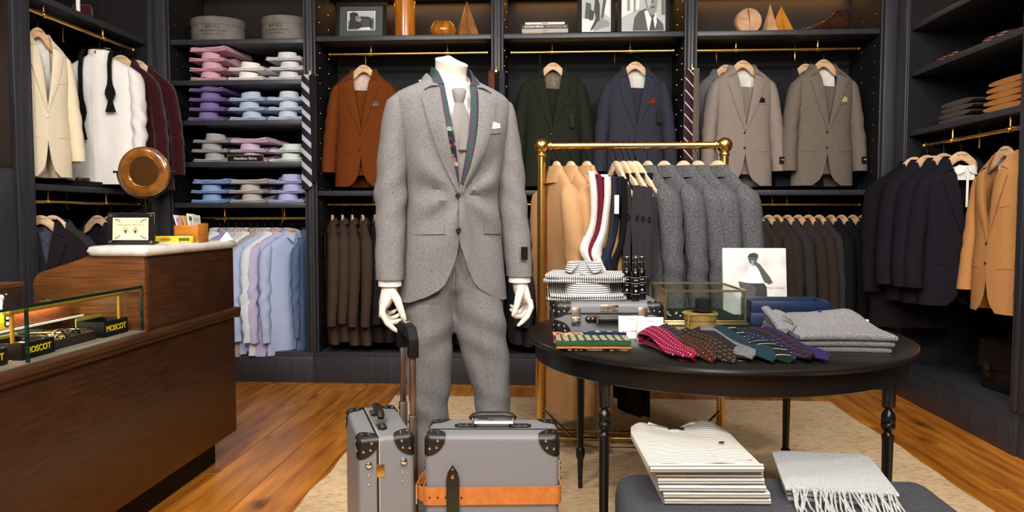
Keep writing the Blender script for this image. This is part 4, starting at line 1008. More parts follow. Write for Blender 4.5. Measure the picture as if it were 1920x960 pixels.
# ------------------------------------------------------------ the wooden counter with glass case
CX = -1.52
ct = thing('shop_counter', 'dark walnut shop counter with marble ledge and glass display end', 'counter', (0, 0, 0))
MB().box(-2.05, CX, .75, 3.445, .145, .69).build('counter_body', M['walnut'], ct, bevel=.004)
MB().box(-2.0, CX-.088, .75, 3.40, 0, .1445).build('kick_board', M['matte_black'], ct)
MB().box(-1.735, CX-.001, 2.706, 3.445, .7405, 1.02).build('upper_case', M['walnut'], ct, bevel=.003)
md = MB()
pr = [(CX, .690), (CX+.012, .694), (CX+.018, .702), (CX+.014, .710), (CX+.022, .718), (CX+.026, .727), (CX+.020, .736), (CX-.002, .740), (CX-.002, .690)]
md.loft([[(x, y, z) for x, z in pr] for y in (.75, 3.452)])
md.loft([[(x, 3.445+ (x2-CX)+.001, z) for (x2, z) in pr] for x in (CX+.02, -2.05)])
md.build('moulding', M['walnut'], ct, angle=60)
gp = [(-1.522, .7405), (-1.522, 1.0195), (-1.74, 1.0195), (-1.80, .998), (-1.905, .965)]+[(-1.905+.05*math.cos(a)-.0, .905+.06*math.sin(a)) for a in [PI/2+.25*k for k in range(7)]]+[(-1.955, .7405)]
MB().prism([(x, z) for x, z in gp], 2.68, 2.705, T(0, 0, 0) @ Matrix(((1,0,0,0),(0,0,1,0),(0,1,0,0),(0,0,0,1)))).build('sloped_end_panel', M['walnut2'], ct, bevel=.003)
sl = MB()
prof = [(.0, 0), (.012, .004), (.018, .018), (.012, .034), (0, .038)]
def rr(o):
    x0, x1, y0, y1, r = -1.745-o, -1.5+o, 2.662-o, 3.465+o, .03; P = []
    for cx, cy, a0 in ((x1-r, y1-r, 0), (x0+r, y1-r, PI/2), (x0+r, y0+r, PI), (x1-r*.3, y0+r*.3, 1.5*PI)):
        q = r if a0 < 1.4*PI else r*.3
        for k in range(5): P.append((cx+(q+0)*math.cos(a0+k*PI/8), cy+q*math.sin(a0+k*PI/8)))
    return P
sl.loft([[(x, y, 1.0202+h) for x, y in rr(o-.018)] for o, h in prof]).build('marble_ledge', M['marble'], ct, angle=50)
MB().box(-2.05, -1.99, .75, 2.678, .6905, .905).build('rear_board', M['walnut'], ct, bevel=.003)
MB().box(-2.07, -1.985, .75, 2.676, .9055, .925).build('rear_rail', M['walnut2'], ct, bevel=.003)
DK = mat('linen_deck', '7a7063', .8)
MB().box(-1.988, CX-.003, .75, 2.678, .7405, .7445).build('case_deck', DK, ct)
# glass
MB().box(-1.98, CX-.004, .8, 2.664, .905, .913).build('glass_top', M['glass'], ct, smooth=False)
MB().box(CX-.012, CX-.004, 2.068, 2.664, .745, .9045).build('glass_front', M['glass'], ct, smooth=False)
MB().box(CX-.012, CX-.004, .8, 2.060, .745, .9045).build('glass_front', M['glass'], ct, smooth=False)
e = MB()
e.box(CX-.0038, CX-.0028, .8, 2.665, .904, .9135).box(CX-.0125, CX-.0035, 2.6645, 2.668, .745, .9135).box(CX-.0125, CX-.0035, 2.0605, 2.0675, .745, .904)
e.build('glass_edges', M['glassedge'], ct, smooth=False)
MB().box(-1.98, -1.75, .8, 2.66, .800, .806).build('inner_glass_shelf', M['glass'], ct, smooth=False)
MB().box(-1.7495, -1.747, .8, 2.66, .7995, .8065).build('shelf_edge', M['white'], ct, smooth=False)
rl = MB().tube([(-1.6, 2.085, .887), (-1.6, 2.66, .887)], .0085, 10).ball((-1.6, 2.085, .887), .013).build('brass_rail', M['brass_satin'], ct)
MB().tube([(-1.6, .8, .887), (-1.6, 2.03, .887)], .0085, 10).ball((-1.6, 2.03, .887), .013).build('brass_rail', M['brass_satin'], ct)
for y in (2.64, 2.10, 2.035): MB().tube([(-1.6, y, .745), (-1.6, y, .887)], .006, 10).lathe([(.011, 0), (.007, .005)], 12, T(-1.6, y, .745)).build('rail_post', M['brass_satin'], ct)
for y in (2.40, 2.43, 2.56, 2.59): MB().lathe([(.007, 0), (.005, .004)], 10, T(-1.989, y, .885) @ RY(PI/2)).build('screw_cap', M['chrome'], ct)
# boxes, trays and spectacles in the case
LID = mat('lime_lining', '9aa026', .5)
TX = RZ(PI/2) @ FACE
def mbox(lab, x, y, L, D, h, rz=0, z=.7448):
    r = thing('eyewear_box', lab, 'box', (x, y, z), rz)
    b = MB()
    b.box(-D, 0, 0, L, 0, .004).box(-.004, 0, 0, L, .004, h).box(-D, -D+.004, 0, L, .004, h).box(-D+.004, -.004, 0, .004, .004, h).box(-D+.004, -.004, L-.004, L, .004, h)
    b.build('box_body', M['matte_black'], r, bevel=.0006)
    MB().box(-D-.004, -D-.0005, 0, L, h*.3, h*1.18).build('lid', LID, r)
    text('lettering', 'MOSCOT', h*.52, M['yellow_print'], r, T(.0006, L/2, h*.5) @ TX, ext=.0004, bold=.0008)
    return r
mbox('black box with yellow lettering at the far end of the glass case', -1.57, 2.50, .145, .10, .055)
mbox('black box with yellow lettering beside the near brass posts', -1.565, 2.09, .145, .12, .05)
mbox('black box at the left edge behind the brass posts', -1.57, 1.90, .14, .12, .05)
def spec_mesh(m, name):
    b = MB()
    for sx in (-.033, .033): b.tube([(sx+.025*math.cos(a)*(1+.08*math.cos(2*a)), 0, .021+.020*math.sin(a)) for a in [k*2*PI/16 for k in range(16)]], .0022, 6, closed=True)
    b.tube([(-.009, 0, .026), (0, -.002, .031), (.009, 0, .026)], .002, 6)
    for sx in (-1, 1): b.tube([(sx*.058, 0, .028), (sx*.060, .05, .028), (sx*.058, .11, .026), (sx*.056, .135, .012)], .002, 6)
    return b.mesh(name, m)
TORT = mat('tortoise_acetate', '5a3a1c', .2, noise_=60, c2='2a1a10'); CLR = mat('honey_acetate', 'b79a66', .2); BLK = mat('black_acetate', '14120f', .15)
SM = [spec_mesh(m, 'spectacle_frame') for m in (TORT, CLR, BLK)]
LENS = MB()
for sx in (-.033, .033): LENS.add([(sx+.023*math.cos(k*2*PI/14), 0, .021+.018*math.sin(k*2*PI/14)) for k in range(14)], [tuple(range(14))])
LENSM = LENS.mesh('lenses', M['glass'], smooth=False)
def specs(lab, x, y, z, rz, i, g):
    r = thing('spectacles', lab, 'glasses', (x, y, z), rz, g)
    obj('spectacle_frame', SM[i % 3], r); obj('lenses', LENSM, r)
TRB = mat('dark_brown_tray', '2a1c16', .55); TRL = mat('cognac_leather_tray', '7a3d1f', .4, noise_=50, c2='8d4a28')
def tray(lab, m, x, y, L, D, z, rz=0, h=.03):
    r = thing('display_tray', lab, 'tray', (x, y, z), rz)
    b = MB().box(-D/2, D/2, -L/2, L/2, 0, .004)
    b.build('base', m, r)
    for a in ((-D/2, -D/2+.006, -L/2, L/2), (D/2-.006, D/2, -L/2, L/2), (-D/2+.0065, D/2-.0065, -L/2, -L/2+.006), (-D/2+.0065, D/2-.0065, L/2-.006, L/2)): MB().box(a[0], a[1], a[2], a[3], .0042, h).build('rim', m, r, bevel=.002)
    return r
tray('dark brown eyewear tray on the case deck between the two lettered boxes', TRB, -1.66, 2.36, .245, .15, .7448)
for i in range(3): specs('spectacles in the dark deck tray, %s from the near end' % ORD[i], -1.66, 2.275+.075*i, .749, PI/2+.0, i, 'spectacles in the dark deck tray')
for i in range(3): specs('spectacles at the back of the dark deck tray, %s from the near end' % ORD[i], -1.60, 2.275+.075*i, .749, PI/2, i+1, 'spectacles in the dark deck tray')
tray('cognac leather tray on the inner glass shelf, far one', TRL, -1.83, 2.47, .30, .12, .8062, h=.045)
for i in range(4): specs('spectacles in the far cognac tray, %s from the near end' % ORD[i], -1.80, 2.355+.072*i, .812, PI/2, i, 'spectacles in the far cognac tray')
tray('cognac leather tray on the inner glass shelf, near one', TRL, -1.80, 2.12, .22, .10, .8062, h=.04)
for i in range(2): specs('spectacles in the near cognac tray, %s from the near end' % ORD[i], -1.77, 2.08+.075*i, .812, PI/2, i+2, 'spectacles in the near cognac tray')
r = thing('display_block', 'yellow display block with a dark eyeglass symbol on the inner glass shelf', 'sign', (-1.765, 2.245, .8062), 0)
MB().box(-.03, 0, 0, .07, 0, .055).build('block', M['yellow_print'], r, bevel=.001)
for z in (.017, .036): MB().lathe([(.013, 0), (.013, .002)], 16, T(.0, .05, z) @ RY(PI/2)).build('dark_disc', M['black'], r); MB().lathe([(.006, .0021), (.006, .003)], 14, T(.0, .05, z) @ RY(PI/2)).build('white_disc', M['white'], r)
r = thing('display_bust', 'small cream nose shaped spectacle stand at the back of the case', 'stand', (-1.80, 2.285, .8062), 0)
MB().lathe([(.03, 0), (.032, .03), (.024, .06), (.022, .075), (.028, .088), (.016, .10), (.001, .104)], 16).build('stand_body', M['white'], r, sub=1)
MB().ball((.01, .02, .1), .010, 8, 6).ball((.01, -.02, .1), .010, 8, 6).build('stand_tips', M['white'], r)

# ------------------------------------------------------------ on the marble ledge
LZ = 1.0585
r = thing('counter_sign', 'black acrylic sign with cream card and pair of printed eyes on the ledge', 'sign', (-1.637, 2.79, LZ), (-.08, 0, .05))
ACR = mat('black_acrylic', '1b1b1d', .12); CREAM = mat('cream_card', 'eee6b8', .6)
MB().box(-.092, .092, 0, .010, 0, .124).build('panel', ACR, r, bevel=.002)
MB().box(-.069, .069, -.0012, -.0002, .019, .105).build('card', CREAM, r, smooth=False)
MB().box(-.05, .05, .0105, .05, 0, .004).build('foot', ACR, r)
for x in (-.08, .08):
    for z in (.012, .112): MB().lathe([(.0055, 0), (.005, .004), (.0005, .005)], 12, T(x, -.0002, z) @ RX(PI/2)).build('chrome_screw', M['chrome'], r)
OLV = mat('olive_print', '55552e', .6)
text('lettering', 'Prescriptions filled here!', .0105, OLV, r, T(0, -.0014, .078) @ FACE, ext=.0002, shear=.2)
ey = MB()
def flat(b, pts, y=-.0014): b.add([(x, y, z) for x, z in pts], [tuple(range(len(pts)))])
for sx in (-.019, .019):
    n = 10
    flat(ey, [(sx+.013*math.cos(a), .052+.0075*math.sin(a)) for a in [k*2*PI/20 for k in range(11)]]+[(sx+.011*math.cos(a), .052+.005*math.sin(a)) for a in [PI-k*2*PI/20 for k in range(11)]])
    flat(ey, [(sx+.005*math.cos(k*PI/6), .051+.005*math.sin(k*PI/6)) for k in range(12)])
    flat(ey, [(sx-.014, .062), (sx, .067), (sx+.014, .062), (sx, .0645)])
    flat(ey, [(sx-.013, .047), (sx, .0445), (sx+.013, .047), (sx, .043)])
ey.build('printed_eyes', M['black'], r, smooth=False)
sc_ = MB()
for sx in (-1, 1):
    for sz in (-1, 1):
        for k in range(5): a = k*.5; cx, cz = sx*(.058-.004*k), .062+sz*(.036-.0005*k*k); flat(sc_, [(cx+.0035*math.cos(q*PI/3), cz+.0028*math.sin(q*PI/3)) for q in range(6)]) if k % 2 == 0 else flat(sc_, [(cx-.004, cz), (cx, cz+.0015), (cx+.004, cz), (cx, cz-.0015)])
sc_.build('printed_scrolls', OLV, r, smooth=False)
r = thing('table_mirror', 'round wood framed swivel mirror on an iron scroll stand on the ledge', 'mirror', (-1.665, 2.95, LZ), (0, 0, .12))
FRM = mat('burl_mirror_frame', '5b3312', .2, noise_=25, c2='8a5520', coat=.5)
MB().lathe([(.058, -.004), (.062, -.012), (.068, -.013), (.086, -.010), (.096, -.006), (.102, .0), (.100, .012), (.058, .014)], 48, T(0, 0, .29) @ RX(PI/2) @ SC(1, 1, -1), cap=False).build('mirror_frame', FRM, r, angle=50)
MB().lathe([(.0595, .0), (.0595, .003)], 40, T(0, 0, .29) @ RX(PI/2)).build('mirror_glass', mat('mirror_silver', 'f0e2c8', .03, metal=1), r, angle=30)
for rr_ in (.063, .0995): MB().tube([(rr_*math.cos(k*2*PI/40), -.013 if rr_ < .08 else -.004, .29+rr_*math.sin(k*2*PI/40)) for k in range(40)], .0022, 6, closed=True).build('gilt_bead', M['brass2'], r)
IR = mat('dark_iron', '17120f', .35, metal=.6)
MB().tube([(.108*math.cos(a), .004, .29+.108*math.sin(a)) for a in [PI+k*PI/24 for k in range(25)]], .004, 8).build('yoke', IR, r)
for sx in (-1, 1): MB().tube([(sx*.1, 0, .29), (sx*.118, .003, .29)], .004, 8).ball((sx*.119, .003, .29), .006, 8, 6).build('pivot_knob', IR, r)
st = MB()
for sx in (-1, 1): st.tube([(sx*.003, .004, .12), (sx*.008, .004, .15), (sx*.018, .004, .175), (sx*.03, .004, .178), (sx*.034, .004, .165), (sx*.027, .004, .157)], .003, 6)
st.tube([(0, .004, .004), (0, .004, .184)], .004, 8).lathe([(.05, 0), (.048, .006), (.01, .012), (.006, .03)], 24, T(0, .004, 0))
st.build('scroll_stand', IR, r)
OR = mat('orange_pine', 'b06a22', .4, noise_=8, c2='cc8532', stretch=(1, 1, 6)); OR2 = mat('orange_pine_side', '8a4a18', .4, noise_=8, c2='a35e22', stretch=(1, 1, 6))
r = thing('card_box', 'small dovetailed pine box full of cards on the ledge', 'box', (-1.562, 3.13, LZ), (0, 0, .0))
b = MB().box(-.055, .052, -.045, .045, 0, .004).box(-.055, -.051, -.045, .045, .004, .072).box(.048, .052, -.045, .045, .004, .080).box(-.051, .048, -.045, -.041, .004, .072).box(-.051, .048, .041, .045, .004, .08)
b.build('box_body', OR, r, bevel=.0008)
dv = MB()
for k in range(5): dv.box(.0484, .0526, -.0456, -.0449, .008+.014*k, .015+.014*k); dv.box(-.0556, -.0504, -.0456, -.0449, .008+.014*k, .015+.014*k)
dv.build('dovetails', OR2, r); MB().box(-.03, .03, -.0475, -.0455, .012, .017).box(-.032, -.026, -.0475, -.0455, .012, .024).box(.026, .032, -.0475, -.0455, .012, .024).build('pull', M['brass2'], r)
for k, (cc, h, tl) in enumerate((('e9dfe0', .115, -.30), ('d98a94', .112, -.26), ('e4ac3c', .110, -.22), ('f0eeea', .118, -.18), ('dcd8d2', .112, -.12))):
    c = thing('card', '%s card leaning in the small pine box' % ('blush white', 'rose', 'amber', 'tall white', 'pale grey')[k], 'card', (-1.590+.013*k, 3.125+.004*k, LZ+.0046), (-.05, tl, 0))
    MB().box(-.0012, .0012, -.035, .035, 0, h).build('card_sheet', mat('card_'+cc, cc, .6), c)
    MB().box(.0013, .0016, -.025, .025, h-.03, h-.012).build('printed_band', OLV if k == 3 else GR[180], c)
r = thing('yellow_box', 'long bright yellow patterned box lying before the pine card box', 'box', (-1.612, 3.035, LZ), (0, 0, .18))
YB_ = mat('yellow_print_box', 'c9a80c', .4, noise_=40, c2='e0c922', detail=4)
MB().box(-.10, .10, -.018, .018, .0, .028).build('box_body', YB_, r, bevel=.001)
MB().lathe([(.012, 0), (.012, .0005)], 16, T(-.01, -.0182, .014) @ RX(PI/2) @ SC(2, .75, 1)).build('printed_oval', mat('ochre_print', 'a8860a', .6), r)
MB().box(-.026, .006, -.0192, -.0187, .011, .016).build('printed_band', mat('red_ochre_print', '9a4a10', .6), r)
for k in range(3): MB().lathe([(.008, 0), (.008, .0005)], 10, T(.05+.014*k, -.0182, .014) @ RX(PI/2)).build('printed_dot', OLV, r)
r = thing('folded_card', 'small white tent card at the far end of the ledge', 'card', (-1.525, 3.38, LZ), (0, 0, .3))
MB().add([(-.025, -.012, 0), (.03, -.012, 0), (.004, 0, .04), (-.025, .012, 0), (.03, .012, 0)], [(0, 1, 2), (3, 4, 2)]).build('card_sheet', M['white'], r, solid=.001, smooth=False)
r = thing('paper_slip', 'flat white paper slip under the yellow box', 'paper', (-1.60, 2.975, LZ), (0, 0, .15)); MB().box(-.06, .06, -.02, .02, 0, .0015).build('slip', M['white'], r)
# ------------------------------------------------------------ mannequin
MS = fab('salt_pepper_suiting', '434245', '9b9998', 1000, .08, lo=.40, hi=.60, detail=1)
MAN = mat('mannequin_white', 'e9e3d6', .28, spec=.5)
mq = thing('mannequin', 'headless white mannequin in a salt and pepper grey suit with green scarf', 'mannequin', (-.366, 2.62, 0), .38)
Z0 = 1.648
MSEC = [(.015, .07, .06, .06), (0, .076, .064, .06), (-.022, .120, .085, .075), (-.045, .170, .105, .088), (-.068, .202, .115, .098), (-.10, .211, .126, .105), (-.19, .196, .148, .115), (-.3, .176, .145, .11), (-.40, .164, .130, .105), (-.55, .176, .136, .12), (-.80, .198, .142, .13)]
_me = suit_edge(-.405, -.53, .77, .066, .165)
def man_edge(z, sd):
    if z > -.405: return max(-.008 if sd > 0 else .005, .068*(1-min(1, max(0, (-z-.02)/.385))**2))
    return _me(z, sd)
FM = Form(MSEC, .77, man_edge, 5, wr=.006, fold=.003, foldk=18, drag=(-.405, .014))
jb = FM.body('jacket', MS, mq, nz_=48, nf=18, nb=10); jb.location = (0, 0, Z0)
MSL = [(-.05, .174, 0, .01, .02), (-.062, .183, 0, .030, .045), (-.085, .185, 0, .041, .062), (-.14, .190, 0, .050, .074), (-.25, .203, -.004, .053, .074), (-.4, .215, -.018, .053, .066), (-.55, .223, -.045, .050, .058), (-.69, .230, -.07, .046, .052)]
for sd in (1, -1):
    s_ = sleeve(MS, jb, sd, MSL, 3+sd, n=20, nr=34, wr=.005)
    b = MB()
    for k in range(4): b.ball((sd*(.230+.045), -.055, -.66+.017*k), .006, 8, 5, sx=.5)
    b.build('cuff_buttons', M['button'], jb)
    FM.lapel(MS, jb, sd, -.050, -.40, (.128, -.080), belly=.020, off=.005)
    # shirt cuff
    MB().lathe([(.040, 0), (.041, -.03), (.036, -.032), (.036, -.004)], 20, T(sd*.230, -.07, -.682), cap=False, sx=.95, sy=1.02).build('shirt_cuff', C['white'], jb)
MB().box(.216, .240, -.129, -.126, -.63, -.585, T(0, 0, 0)).build('sleeve_label', M['matte_black'], jb)
FM.collar(MS, jb, -.044, (.118, -.058), h=.044)
for z in (-.408, -.525): disc_button(jb, -.012, FM.yf(-.012, z)-.007, z, .0095)
for sd, x0, x1 in ((-1, .06, .165), (1, .085, .175)): FM.flap('pocket_flap', MS, jb, sd*x0, sd*x1, -.488, -.538, slant=-.004, off=.005)
FM.flap('breast_pocket', MS, jb, .082, .150, -.186, -.206, slant=.012)
FM.patch('pocket_square', C['white'], jb, [[(.090, -.168), (.115, -.160), (.140, -.164)], [(.088, -.186), (.115, -.184), (.142, -.178)]], off=.004)
FM.patch('buttonhole', M['black'], jb, [[(.012, -.523), (.035, -.524)], [(.012, -.526), (.035, -.527)]], off=.0015, thick=.001)
# shirt, tie, scarf
def drape(name, m, rows, off, thick=.003, zo=0, parent=mq, ang=60):
    g = [[(x, FM.yf(x, z)+off+dy, z+Z0) for x, z, dy in r] for r in rows]
    return MB().grid(g).build(name, m, parent, solid=thick, angle=ang, off=0)
drape('shirt', C['white'], [[(x*lerp(1, .6, j/8), lerp(-.0, -.42, j/8), .008+.02*(1-j/8)*(abs(x)/.07)**2) for x in (-.10, -.07, -.04, 0, .04, .07, .10)] for j in range(9)], .022)
rows = []
for i in range(33):
    t = i/32*2-1; a = t*PI*.955; k = (1-math.cos(a))/2
    top = Vector((.064*math.sin(a), .012+(.060*math.cos(a) if math.cos(a) > 0 else .080*math.cos(a)),   .040-.098*k**1.5))
    bot = top+Vector((0, 0, -.038)); o = Vector((math.sin(a)*.014, math.cos(a)*.012, -.040))
    if abs(t) > .70: f = (abs(t)-.70)/.30; o += Vector((math.copysign(.030*f, t), -.016*f, -.010*f))
    q = [bot, top, top+Vector((math.sin(a)*.005, math.cos(a)*.005, .001)), top+o*.5+Vector((0, -.004*k, 0)), top+o]
    rows.append([v+Vector((0, 0, Z0)) for v in q])
MB().grid(rows).build('shirt_collar', C['white'], mq, solid=.002, off=0, angle=70)
TG = fab('grey_silk_tie', '737170', '989593', 1100, .1, rough=.55)
tr = []
for t, w in ((0, .014), (.06, .021), (.2, .028), (.45, .031), (.7, .032), (1, .032)):
    z = lerp(-.100, -.40, t); tr.append([(w*u, z, -.010*math.cos(u*1.3)+.006*t) for u in (-1, -.5, 0, .5, 1)])
drape('tie_blade', TG, tr, .012, .004)
yk = FM.yf(0, -.075)+.004
MB().loft([[(w*math.cos(a), yk+d*math.sin(a)+.0, Z0+z) for a in [2*PI*k/14 for k in range(14)]] for z, w, d in ((-.050, .020, .008), (-.058, .026, .017), (-.078, .022, .019), (-.104, .0135, .012))]).build('tie_knot', TG, mq, angle=60)
MB().box(-.030, .024, FM.yf(0, -.26)-.011, FM.yf(0, -.26)-.004, Z0-.262, Z0-.257).build('tie_bar', mat('rose_gold_bar', 'd0a890', .25, metal=1), mq)
SG = pat('green_medallion_silk', '1f4f42', '6a2747', 'dots', 'X', 44, .36, freq2=44, third='27406f', rough=.6)
SF = fab('dark_floral_silk', '161c30', '9c5b45', 45, .1, rough=.6, lo=.5, hi=.56)
SE = fab('scarf_border', '2c6a58', 'b9c4b0', 220, .1, rough=.6)
def strip(name, m, sd, z0, z1, inner, n=12):
    rows = []
    for j in range(n+1):
        z = lerp(z0, z1, j/n); e = man_edge(z, 1) if z > -.395 else 0; a_ = inner(z); b_ = max(a_+.012, e+.014)
        rows.append([(sd*lerp(b_, a_, u), z, -.005*math.sin(u*PI)+.005*(1-u)) for u in (0, .33, .66, 1)])
    return drape(name, m, rows, .003, .003)
inn = lambda z: lerp(.046, .004, min(1, max(0, (-z-.05)/.33))**1.15)
strip('scarf', SG, -1, -.035, -.185, inn); strip('scarf_panel', SF, -1, -.197, -.30, inn)
strip('scarf_border', SE, -1, -.184, -.198, inn); strip('scarf_border', SE, -1, -.299, -.312, inn); strip('scarf', SG, -1, -.311, -.385, inn)
strip('scarf', SG, 1, -.035, -.37, lambda z: inn(z)-.004)
rows = []
for i in range(33):
    t = i/32*2-1; a = abs(t); sd = 1 if t > 0 else -1
    if a < .55: # round the back and sides of the neck
        b = a/.55*PI/2; A_ = Vector((sd*.064*math.sin(b), .012+.070*math.cos(b), .042-.004*a)); B2 = Vector((sd*.073*math.sin(b), .010+.076*math.cos(b), .005))
    else:
        f = (a-.55)/.45; zz = -.036; e = man_edge(zz, 1)
        A_ = Vector((sd*.064, .012, .0398)).lerp(Vector((sd*.047, FM.yf(.047, zz)-.002, zz)), f)+Vector((sd*.004*math.sin(PI*f), -.018*math.sin(PI*f), .010*math.sin(PI*f)))
        B2 = Vector((sd*.073, .010, .005)).lerp(Vector((sd*(e+.014), FM.yf(e+.014, zz)+.003, zz)), f)+Vector((0, -.016*math.sin(PI*f), .004*math.sin(PI*f)))
    rows.append([A_.lerp(B2, u)+Vector((0, 0, Z0)) for u in (0, .33, .66, 1)])
MB().grid(rows).build('scarf', SG, mq, solid=.004, off=0, angle=80)
# neck
nk = []
for z, rx, ry, cy in ((-.10, .075, .07, .01), (-.03, .064, .062, .008), (.0, .058, .058, .004), (.025, .054, .056, -.002), (.045, .055, .058, -.008), (.055, .057, .060, -.012), (.058, .054, .057, -.012), (.059, .02, .02, -.012)):
    nk.append([(rx*math.cos(a), cy+ry*math.sin(a), Z0+z+(.022*math.sin(a)-.006*math.cos(a))*min(1, max(0, z)/.04)) for a in [2*PI*k/28 for k in range(28)]])
MB().loft(nk).build('neck', MAN, mq, angle=50)
# hands
def hand(parent, loc, sx, rot=0):
    b = MB()
    b.loft([[(cx+rx*math.cos(a), cy+ry*math.sin(a), z) for a in [2*PI*k/16 for k in range(16)]] for z, cx, cy, rx, ry in ((.05, 0, 0, .026, .028), (0, 0, 0, .026, .029), (-.02, -.003, -.002, .027, .033), (-.045, -.009, -.003, .026, .040), (-.065, -.017, -.002, .021, .042), (-.078, -.02, -.001, .014, .038))])
    F_ = [((-.024, -.034, -.066), (-.026, -.040, -.092), (-.010, -.042, -.124), (.010, -.040, -.143), (.022, -.038, -.153), .0098),
          ((-.026, -.012, -.070), (-.028, -.014, -.100), (-.002, -.013, -.126), (.022, -.012, -.124), (.033, -.012, -.118), .0098),
          ((-.024, .010, -.068), (-.026, .012, -.096), (-.002, .011, -.116), (.020, .010, -.110), (.030, .010, -.102), .0092),
          ((-.020, .030, -.062), (-.022, .034, -.086), (-.004, .034, -.102), (.012, .033, -.096), (.020, .033, -.090), .008)]
    for *p, r in F_: b.tube(p, [r*1.15, r*1.12, r*1.02, r*.92, r*.62], 10); b.ball(p[1], r*1.18, 8, 6); b.ball(p[2], r*1.05, 8, 6); b.ball(p[4], r*.62, 8, 6)
    p = [(.004, -.024, -.02), (.022, -.045, -.045), (.034, -.052, -.078), (.043, -.052, -.104), (.047, -.051, -.114)]
    b.tube(p, [.016, .0145, .0115, .0098, .0065], 10); b.ball(p[1], .0145, 8, 6); b.ball(p[2], .0118, 8, 6); b.ball(p[4], .0065, 8, 6)
    o = b.build('hand', MAN, parent, loc=loc, rot=(0, 0, rot)); o.scale = (sx, 1, 1)
    m = o.modifiers.new('remesh', 'REMESH'); m.mode = 'VOXEL'; m.voxel_size = .0026; m.use_smooth_shade = True
    m = o.modifiers.new('smooth', 'SMOOTH'); m.iterations = 5; m.factor = .5
    return o
hand(mq, (-.230, -.07, Z0-.708), 1, -.15); hand(mq, (.230, -.07, Z0-.708), -1, .1)
# trousers: hips and two legs fused
tb = MB()
def ell(z, cx, cy, rx, ry, n=24, e=1.0, ph=0): return [(cx+rx*math.copysign(abs(math.cos(a))**e, math.cos(a)), cy+ry*math.copysign(abs(math.sin(a))**e, math.sin(a))+.004*math.sin(ph+z*60+3*math.cos(a)), z) for a in [2*PI*k/n for k in range(n)]]
tb.loft([ell(z, .0, .0, rx, ry) for z, rx, ry in ((1.13, .145, .095), (1.03, .16, .108), (.96, .168, .106), (.92, .15, .092), (.885, .11, .070), (.85, .07, .05), (.82, .03, .03), (.80, .01, .02))])
LL = [(.95, -.075, .0, .092, .105), (.90, -.085, .0, .092, .11), (.82, -.090, -.002, .096, .112), (.72, -.096, -.006, .090, .098), (.6, -.094, -.008, .078, .086), (.5, -.088, -.006, .068, .078), (.42, -.082, .002, .063, .074), (.3, -.078, .006, .062, .07), (.15, -.076, .006, .06, .072), (.012, -.075, .0, .062, .08)]
LR = [(.95, .075, .0, .092, .105), (.90, .085, .0, .092, .11), (.82, .090, -.002, .094, .112), (.72, .104, -.004, .088, .096), (.6, .124, -.006, .076, .084), (.5, .138, -.006, .066, .076), (.42, .146, .002, .060, .072), (.3, .148, .006, .059, .07), (.15, .15, .006, .058, .07), (.012, .15, .0, .06, .078)]
for tab, ph in ((LL, 0), (LR, 2)):
    rings = []
    for i in range(41):
        z = lerp(.95, .012, i/40); cx, cy, rx, ry = interp(tab, z); sgn = -1 if ph == 0 else 1; R = []
        for k in range(28):
            a = 2*PI*k/28; ca, sa = math.cos(a), math.sin(a)
            wr = .008*nz(ca*1.4+ph, sa*1.4, z*7)+.005*math.sin(z*52+ca*2.6*sgn+ph)*math.exp(-((z-.77)/.09)**2)+.004*math.sin(z*55+ca*2+ph)*math.exp(-((z-.50)/.07)**2)
            cr = .006*math.exp(-((a-1.5*PI)/.12)**2)
            R.append((cx+(rx+wr)*ca, cy+(ry+wr+cr)*sa, z))
        rings.append(R)
    tb.loft(rings)
to = tb.build('trousers', MS, mq, rot=(0, 0, -.2), loc=(.008, .0, 0))
m = to.modifiers.new('remesh', 'REMESH'); m.mode = 'VOXEL'; m.voxel_size = .006; m.use_smooth_shade = True
m = to.modifiers.new('smooth', 'SMOOTH'); m.iterations = 8; m.factor = .5
FS = MB().box(-.0008, .0008, -.1245, -.118, .90, 1.0).build('fly_seam', C['char'], mq, loc=(.008, .0, 0), rot=(0, 0, -.2))

# ------------------------------------------------------------ suitcases
GV = mat('grey_vulcanised_fibre', '77787c', .42, noise_=900, c2='7f8084', bump=.05, spec=.4)
def rpt(p, h, r, off=0):
    q = [max(-h[i]+r, min(h[i]-r, p[i])) for i in range(3)]; d = Vector(p)-Vector(q); L_ = d.length
    return tuple(Vector(q)+(d/L_*(r+off) if L_ > 1e-9 else Vector((0, 0, 0)))) if L_ > 1e-9 else tuple(p)
def rbox(h, r, z0=None, z1=None, ax=1):
    """rounded box as a grid per face"""
    b = MB()
    def ticks(a): 
        e = [r*(1-math.cos(k*PI/2/5)) for k in range(6)]
        return [-a+v for v in e]+[a-v for v in e[::-1]]
    for i in range(3):
        j, k = (i+1) % 3, (i+2) % 3
        for s in (-1, 1):
            rows = []
            for u in ticks(h[j]):
                row = []
                for v in ticks(h[k]):
                    p = [0, 0, 0]; p[i] = s*h[i]; p[j] = u; p[k] = v; row.append(rpt(p, h, r))
                rows.append(row)
            b.grid(rows, flip=s < 0)
    return b
